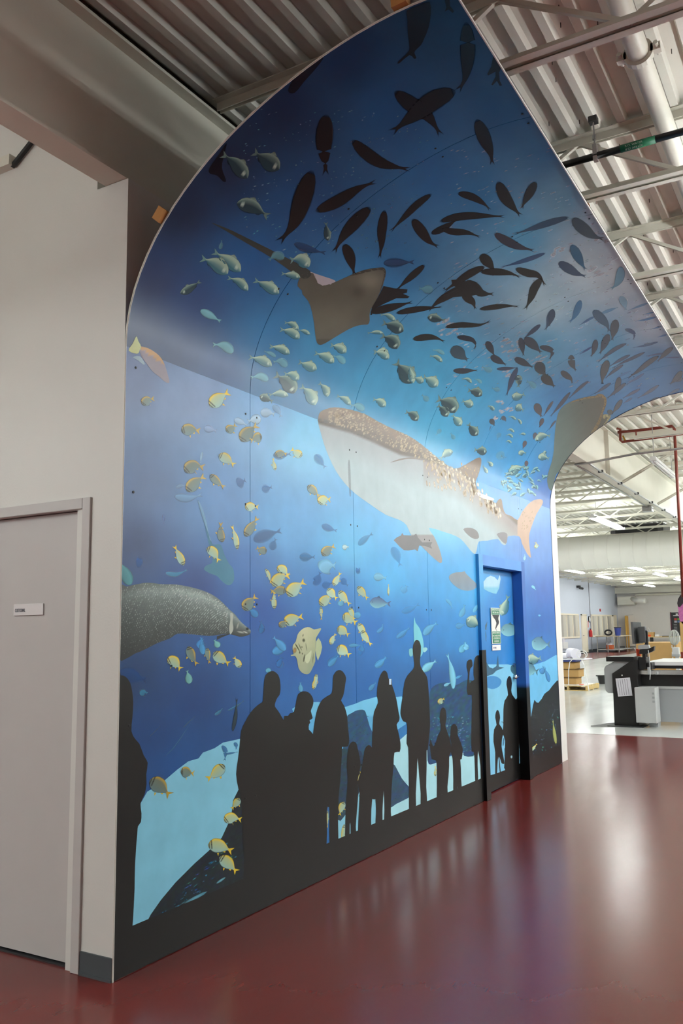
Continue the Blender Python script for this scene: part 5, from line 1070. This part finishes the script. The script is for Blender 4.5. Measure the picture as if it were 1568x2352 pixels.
part(cg, 'cord', MB().tube([at(1488, 1493, mx0), at(1491, 1510, mx0), at(1493, 1545, mx0-.02), at(1492, 1561, mx0-.02)], .006, 6), M_lgrey)
cu_ = empty('tool_cup', (mx0+.4, 2.92, 1.06), 'orange cup full of small tools on the machine tray', 'cup')
part(cu_, 'cup', MB().lathe([(.032,0),(.042,.11)], (mx0+.3, 2.885, 1.06), 16), M_orange); part(cu_, 'tool', MB().bar((mx0+.3, 2.89, 1.1), (mx0+.3, 2.95, 1.19), .015), M_white); part(cu_, 'tool', MB().bar((mx0+.3, 2.88, 1.1), (mx0+.3, 2.87, 1.2), .018), M_orange)
tag(MB().prism([(13.9, 3.27), (14.3, 3.3), (14.1, 3.42), (13.7, 3.55)], 'z', .0035, .02).build('floor_mat', mat('grey_rubber_mat', (130, 130, 130), .8)), 'grey rubber mat poking out behind the machine', 'mat')
tag(MB().lathe([(.08,0),(.115,.2),(.15,.2),(.15,.23),(.1,.23)], (24.0, 5.86, .003), 18).build('black_bucket', M_black), 'small black bucket on the white floor behind the machine', 'bucket')
# cardboard sheets, cable coil and stand behind the machine
cb = empty('cardboard_crate', (17, 3.1, .003), 'tall plain cardboard crate standing behind the flatbed machine', 'box')
part(cb, 'panel', MB().box(17, 17.03, 2.80, 3.48, .003, 1.20), M_card); part(cb, 'panel', MB().box(17.03, 18.2, 2.77, 2.80, .003, 1.20), M_card); part(cb, 'panel', MB().box(17.03, 18.2, 3.45, 3.48, .003, 1.20), M_card); part(cb, 'lid', MB().box(17.0, 18.2, 2.77, 3.5, 1.20, 1.215), M_card)
for i, z in enumerate((1.12, 1.0, .9)): part(cb, 'tape_strip', MB().box(16.996, 17.0, 2.83, 2.85, z, z+.05), M_white)
st = empty('device_stand', (16.2, 2.65, 0.003), 'white pole stand with a small device and cable coil', 'stand')
part(st, 'pole', MB().box(16.18, 16.24, 2.60, 2.66, .003, 1.02), M_white); part(st, 'device', MB().box(16.14, 16.26, 2.59, 2.70, 1.02, 1.15), M_lgrey, bevel=.006); part(st, 'collar', MB().box(16.13, 16.27, 2.58, 2.71, .99, 1.03), M_grey); part(st, 'base', MB().box(16.0, 16.4, 2.45, 2.8, .003, .02), M_grey)
cc = MB()
for i in range(7):
    an = i*.45-1.3; pts = []
    for k in range(25): a = k/24*2*math.pi; pts.append((16.2+.10*math.sin(a)*math.cos(an), 2.66+.085*math.sin(a)*math.sin(an), 1.32+.13*math.cos(a)))
    cc.tube(pts, .0055, 6)
cc.tube([(16.2, 2.66, 1.45), (16.2, 2.66, 1.15)], .006, 6)
tag(cc.build('cable_coil', mat('grey_cable', (176, 178, 172), .5)), 'looped grey cable coil hanging above the device stand', 'cable')
# printed portrait cut-out at the frame edge
po = empty('portrait_cutout', (16.9, 2.5, .003), 'printed cut-out portrait with dark hair and magenta face on a cardboard stand', 'cutout')
hd = [(2.66,1.62),(2.675,1.72),(2.67,1.82),(2.68,1.86),(2.68,1.93),(2.66,2.01),(2.62,2.07),(2.55,2.12),(2.42,2.14),(2.3,2.08),(2.25,1.95),(2.27,1.78),(2.34,1.6),(2.5,1.52),(2.62,1.56)]
def flat(b, zoff, m, name): part(po, name, MB().prism(b, 'x', 16.9-zoff, 16.92), m)
flat(hd, 0, mat('print_magenta', (176, 96, 150), .5, noise=.5, nscale=30), 'face')
flat([(2.672,1.87),(2.685,1.93),(2.665,2.01),(2.625,2.075),(2.55,2.125),(2.42,2.145),(2.3,2.09),(2.25,1.95),(2.3,1.92),(2.45,1.98),(2.58,1.93),(2.64,1.86)], .002, mat('print_dark_hair', (34, 24, 30), .6), 'hair')
part(po, 'stand_board', MB().box(16.9, 16.95, 2.2, 2.665, .003, 1.60), M_card)
part(po, 'board_edge', MB().box(16.895, 16.955, 2.64, 2.68, .003, 1.05), M_rust)

# ---------------------------------------------------------------- pallet with boxes and rolls
pa = empty('pallet', (21.4, 5.9, .003), 'low pine pallet on the white floor', 'pallet')
for i in range(6): part(pa, 'deck_board', MB().box(21.2+i*.2, 21.36+i*.2, 5.53, 6.5, .105, .125), M_wood)
for y in (5.53, 5.98, 6.4): part(pa, 'stringer', MB().box(21.2, 22.36, y, y+.045, .02, .105), M_wood)
for i in (0, 2.5, 5): part(pa, 'bottom_board', MB().box(21.2+i*.2, 21.3+i*.2, 5.53, 6.5, .003, .02), M_wood)
tag(MB().box(21.22, 22.2, 5.58, 6.45, .1255, .135).build('foam_sheet', M_white), 'thin white sheet lying on the pallet', 'sheet')
tag(MB().lathe([(.055,0),(.055,.012)], (21.4, 5.72, .1355), 18).build('orange_disc', M_orange), 'flat orange disc on the pallet sheet', 'disc')
zz = .136
for i, (y0, y1, h_) in enumerate(((5.86, 6.42, .175), (5.79, 6.40, .2), (5.88, 6.40, .17))):
    b = empty('carton', (21.6, (y0+y1)/2, zz), ('brown carton resting on the pallet sheet', 'wider brown carton in the middle of the pallet stack', 'brown carton at the top of the pallet stack')[i], 'box', 'cartons on the pallet')
    part(b, 'body', MB().box(21.45, 21.95, y0, y1, zz, zz+h_-.03), M_card); part(b, 'lid', MB().box(21.44, 21.96, y0-.01, y1+.01, zz+h_-.03, zz+h_-.004), mat('dark_cardboard', (120, 90, 50), .85))
    zz += h_
tag(MB().box(21.44, 21.96, 5.85, 6.4, zz, zz+.05).build('blue_folder', M_blue), 'blue folder stack on top of the cartons', 'folder'); zz += .051
tag(MB().box(21.3, 22.1, 5.6, 6.6, zz, zz+.02).build('board_sheet', M_paper), 'wide white board lying on the carton stack', 'board'); zz += .021
tag(MB().tube([(21.42, 5.82, zz+.125), (22.3, 6.2, zz+.125)], .125, 24).build('paper_roll', mat('roll_white', (226, 224, 236), .5), smooth=False), 'thick white media roll lying on the stack', 'roll')
tag(MB().tube([(21.62, 6.6, zz+.07), (21.62, 6.1, zz+.07)], .07, 20).build('paper_roll', mat('roll_white2', (228, 228, 234), .5)), 'thinner white media roll behind the thick roll', 'roll')
lp_ = MB()
for r in (.075, .10):
    lp_.tube([(21.35, 5.66+r*math.cos(a*.3)*1.3, zz+.012+r+r*math.sin(a*.3)) for a in range(22)], .009, 6)
tag(lp_.build('strap_coil', M_white), 'coiled white strapping on the board edge', 'strap')
tag(MB().tube([(21.35, 6.02, .14), (21.32, 6.0, .45), (21.3, 5.95, .68), (21.27, 5.86, zz+.012), (21.27, 5.66, zz+.012), (21.2, 5.58, .62), (21.15, 5.52, .3), (21.12, 5.47, .01)], .010, 8).build('loose_strap', M_white), 'loose white strap hanging in front of the pallet stack', 'strap')

# ---------------------------------------------------------------- far office wall: windows, doors, fittings
YF = FARY+.4
def window(nm, x0, x1, z0, z1, n, lab):
    w = empty(nm, (x0, YF, z0), kind='structure', label=lab)
    fr = MB(); t = .09
    part(w, 'frame', fr.box(x0, x1, YF-.06, YF, z0, z0+t).box(x0, x1, YF-.06, YF, z1-t, z1).box(x0, x0+t, YF-.06, YF, z0+t, z1-t).box(x1-t, x1, YF-.06, YF, z0+t, z1-t), M_trim)
    s = (x1-x0-t)/n
    for i in range(n):
        a, b = x0+t+i*s, x0+i*s+s
        if i: part(w, 'mullion', MB().box(x0+i*s, x0+i*s+t, YF-.06, YF, z0+t, z1-t), M_trim)
        part(w, 'pane', MB().box(a, b, YF-.03, YF-.025, z0+t, z1-t), M_glass)
        part(w, 'blind', MB().box(a, a+(b-a)*.45, YF-.036, YF-.031, z0+t, z1-t), mat('office_blind', (168, 164, 156), .7))
    return w
window('window_1', 46.5, 51.6, .9, 2.3, 4, 'office window with cream mullions nearest the roll stack')
window('window_2', 54.6, 60.0, .9, 2.3, 4, 'office window with cream mullions above the steel table')
def far_door(nm, x0, x1, m, lab):
    d = empty(nm, (x0, YF, 0), kind='structure', label=lab)
    part(d, 'frame', MB().box(x0-.08, x0, YF-.07, YF, 0.003, 2.3).box(x1, x1+.08, YF-.07, YF, .003, 2.3).box(x0-.08, x1+.08, YF-.07, YF, 2.22, 2.3), M_trim)
    part(d, 'leaf', MB().box(x0, x1, YF-.05, YF-.01, .01, 2.22), m); part(d, 'handle', MB().box(x0+.08, x0+.2, YF-.1, YF-.05, 1.0, 1.04), M_steel)
far_door('door_3', 52.3, 53.3, M_trim, 'cream office door beside the fire extinguisher'); far_door('door_4', 60.4, 61.2, M_trim, 'cream office door left of the corner')
yd = empty('door_5', (FARX, 13.3, 0), kind='structure', label='open yellow wooden door in the corner of the hall')
part(yd, 'leaf', MB().box(61.2, 61.96, 13.1, 13.16, .01, 2.25), M_yellow); part(yd, 'frame', MB().box(FARX-.05, FARX, 13.2, 13.32, .003, 2.3), M_trim); part(yd, 'closer_arm', MB().bar((61.3, 13.1, 2.28), (61.7, 12.7, 2.3), .02), M_steel)
struct('baseboard_far', MB().box(10.3, FARX, YF-.02, YF, 0.0, .16).box(FARX-.02, FARX, -11, YF, .0, .16), M_base)
ck = empty('wall_clock', (54.1, YF-.05, 2.0), 'round black rimmed wall clock beside the cream door', 'clock')
part(ck, 'rim', MB().tube([(54.1, YF-.001, 2.0), (54.1, YF-.06, 2.0)], .2, 24), M_black); part(ck, 'face', MB().tube([(54.1, YF-.06, 2.0), (54.1, YF-.064, 2.0)], .165, 24), M_white)
fe = empty('fire_extinguisher', (53.9, YF-.1, .9), 'red fire extinguisher hanging on the far office wall', 'extinguisher')
part(fe, 'cylinder', MB().lathe([(.09,0),(.1,.03),(.1,.36),(.05,.43),(.03,.45)], (53.9, YF-.12, .92), 16), M_red); part(fe, 'valve', MB().box(53.85, 53.95, YF-.15, YF-.08, 1.37, 1.43), M_black)
tag(MB().box(56.9, 57.0, YF-.06, YF, 2.5, 2.68).build('fire_alarm', M_red), 'small red fire alarm high on the far office wall', 'alarm')
tag(MB().box(53.75, 53.95, YF-.01, YF, 1.5, 1.9).build('safety_notice', mat('pink_notice', (235, 160, 150), .7)), 'small red and white notice above the extinguisher', 'sign')
el = empty('emergency_light', (51.8, YF-.2, 3.86), 'black twin head emergency light on the far office wall', 'light')
part(el, 'body', MB().box(51.6, 51.9, YF-.2, YF, 3.85, 3.98), M_black); part(el, 'head', MB().tube([(51.6, YF-.2, 3.82), (51.5, YF-.28, 3.8)], .07, 10), M_black); part(el, 'head', MB().tube([(51.9, YF-.2, 3.82), (52.0, YF-.28, 3.8)], .07, 10), M_black)
tag(MB().tube([(54.4, YF-.02, .1), (54.4, YF-.02, DECK)], .03, 8).build('wall_conduit', mat('grey_conduit', (150, 152, 160), .5)), 'thin grey conduit running up the far office wall', 'conduit')
br = empty('brochure_box', (47.4, YF-.1, .5), 'white wall box with papers below the office window', 'holder')
part(br, 'tray', MB().box(47.9, 48.8, YF-.12, YF-.002, .35, .7), M_white); part(br, 'papers', MB().box(47.95, 48.3, YF-.1, YF-.02, .7, .95), M_paper)
eb = empty('end_beam', (FARX-.4, 0, 3.75), 'cream steel beam running across above the end wall', 'beam')
part(eb, 'beam', MB().box(FARX-.5, FARX-.2, -11, YF, 3.78, 4.2), M_cream); part(eb, 'pipe', MB().tube([(FARX-.3, -11, 3.66), (FARX-.3, 12.5, 3.66)], .07, 10), M_cream)
hv = empty('corner_duct', (FARX-1.2, 12.5, 3.3), 'white elbow duct in the hall corner under the beam', 'duct')
part(hv, 'elbow', MB().tube([(FARX-.7, 12.6, 3.4), (FARX-1.0, 12.3, 3.25), (FARX-1.6, 11.6, 3.2)], .17, 14), M_duct, smooth=True); part(hv, 'box', MB().box(FARX-.8, FARX-.001, 12.5, 13.6, 3.0, 3.55), M_cream)
# steel work table by the office wall
tb = empty('steel_table', (53.8, 12.6, .003), 'long steel work table with undershelf by the office wall', 'table')
part(tb, 'tabletop', MB().box(53.7, 58.6, 11.95, 13.35, .93, .975), mat('table_wood', (190, 176, 150), .6)); part(tb, 'shelf', MB().box(53.75, 58.55, 12.0, 13.3, .13, .16), M_lgrey)
for x in (53.74, 56.1, 58.5):
    for y in (12.0, 12.65, 13.28): part(tb, 'leg', MB().box(x, x+.05, y-.025, y+.025, .003, .93), M_steel)
rn = []
for k in range(25): a = k/24*2*math.pi; rn.append((53.9, 12.62+.2*math.cos(a), 1.175+.145*math.sin(a)))
tag(MB().tube(rn, .05, 8, caps=False).build('black_ring', M_black, smooth=True), 'black rubber ring standing on the steel table', 'ring')
bb = empty('blue_bin', (54, 12.1, .977), 'blue tapered bin with black rim on the steel table', 'bin')
part(bb, 'body', MB().lathe([(.15,0),(.2,.47)], (54.1, 12.1, .977), 20), M_blue); part(bb, 'rim', MB().lathe([(.215,.47),(.22,.47),(.22,.52),(.215,.52)], (54.1, 12.1, .977), 20), M_black)
bx2 = empty('open_carton', (54, 12.6, .163), 'open red printed carton with white paper on the table shelf', 'box')
part(bx2, 'body', MB().box(53.85, 54.3, 12.42, 12.78, .163, .42), mat('red_carton', (186, 92, 52), .8)); part(bx2, 'paper', MB().add([(53.9,12.45,.42),(53.9,12.75,.42),(53.95,12.8,.56),(53.95,12.62,.46),(53.95,12.55,.55),(53.95,12.42,.5)], [(0,1,2,3,4,5)]), M_paper)
tag(MB().prism([(12.50,.93),(12.72,.8),(12.62,.5),(12.42,.62)], 'x', 53.68, 53.695).build('hanging_clipboard', mat('grey_clipboard', (128, 128, 132), .5)), 'grey clipboard hanging from the steel table edge', 'clipboard')
# back table, boxes and poster on the end wall
bt = empty('back_table', (60, 11, .003), 'wooden back table with dark steel legs at the end wall', 'table')
part(bt, 'tabletop', MB().box(59.5, 61.2, 8.5, 11.9, .79, .84), M_wood)
for y in (8.7, 11.1, 11.5): part(bt, 'leg', MB().box(59.6, 59.72, y, y+.2, .003, .79), M_dark)
bx3 = empty('tissue_carton', (60, 11.4, .843), 'brown carton with white paper sticking out on the back table', 'box')
part(bx3, 'body', MB().box(59.7, 60.1, 11.05, 11.6, .843, 1.12), M_card); part(bx3, 'label', MB().box(59.695, 59.7, 11.25, 11.58, .85, .97), M_orange); part(bx3, 'paper', MB().bar((59.8, 11.25, 1.12), (59.8, 11.4, 1.42), .08, .03), M_white)
tag(MB().box(59.7, 59.9, 10.75, 11.0, .843, .98).build('white_tub', M_white), 'white tub beside the brown carton on the back table', 'tub')
tag(MB().box(59.7, 60.3, 9.6, 10.55, .843, .88).build('dark_tray', M_black), 'flat dark tray lying on the back table', 'tray')
ps = empty('wall_poster', (FARX-.05, 9.9, 1.6), 'tall dark poster board with small photos on the end wall', 'poster')
part(ps, 'board', MB().box(FARX-.05, FARX-.02, 9.3, 10.32, .85, 2.42), mat('poster_black', (42, 42, 46), .5)); part(ps, 'frame_edge', MB().box(FARX-.06, FARX-.05, 10.28, 10.34, .83, 2.44), mat('poster_maroon', (92, 22, 50), .5))
for i, cl in enumerate(((206, 70, 60), (110, 160, 60), (220, 200, 80), (180, 180, 190), (90, 120, 170), (200, 120, 60))):
    part(ps, 'photo', MB().box(FARX-.053, FARX-.05, 10.1-.2*(i % 3)-.17, 10.1-.2*(i % 3), 1.9-.17*(i//3), 2.03-.17*(i//3)), mat('photo_%d' % i, cl, .6))
part(ps, 'heading', MB().box(FARX-.053, FARX-.05, 9.6, 10.15, 2.18, 2.22).box(FARX-.053, FARX-.05, 9.85, 9.98, 2.24, 2.34), M_white)
for i in range(6): part(ps, 'text_line', MB().box(FARX-.053, FARX-.05, 9.95, 10.15, 1.1+i*.1, 1.12+i*.1), M_lgrey)
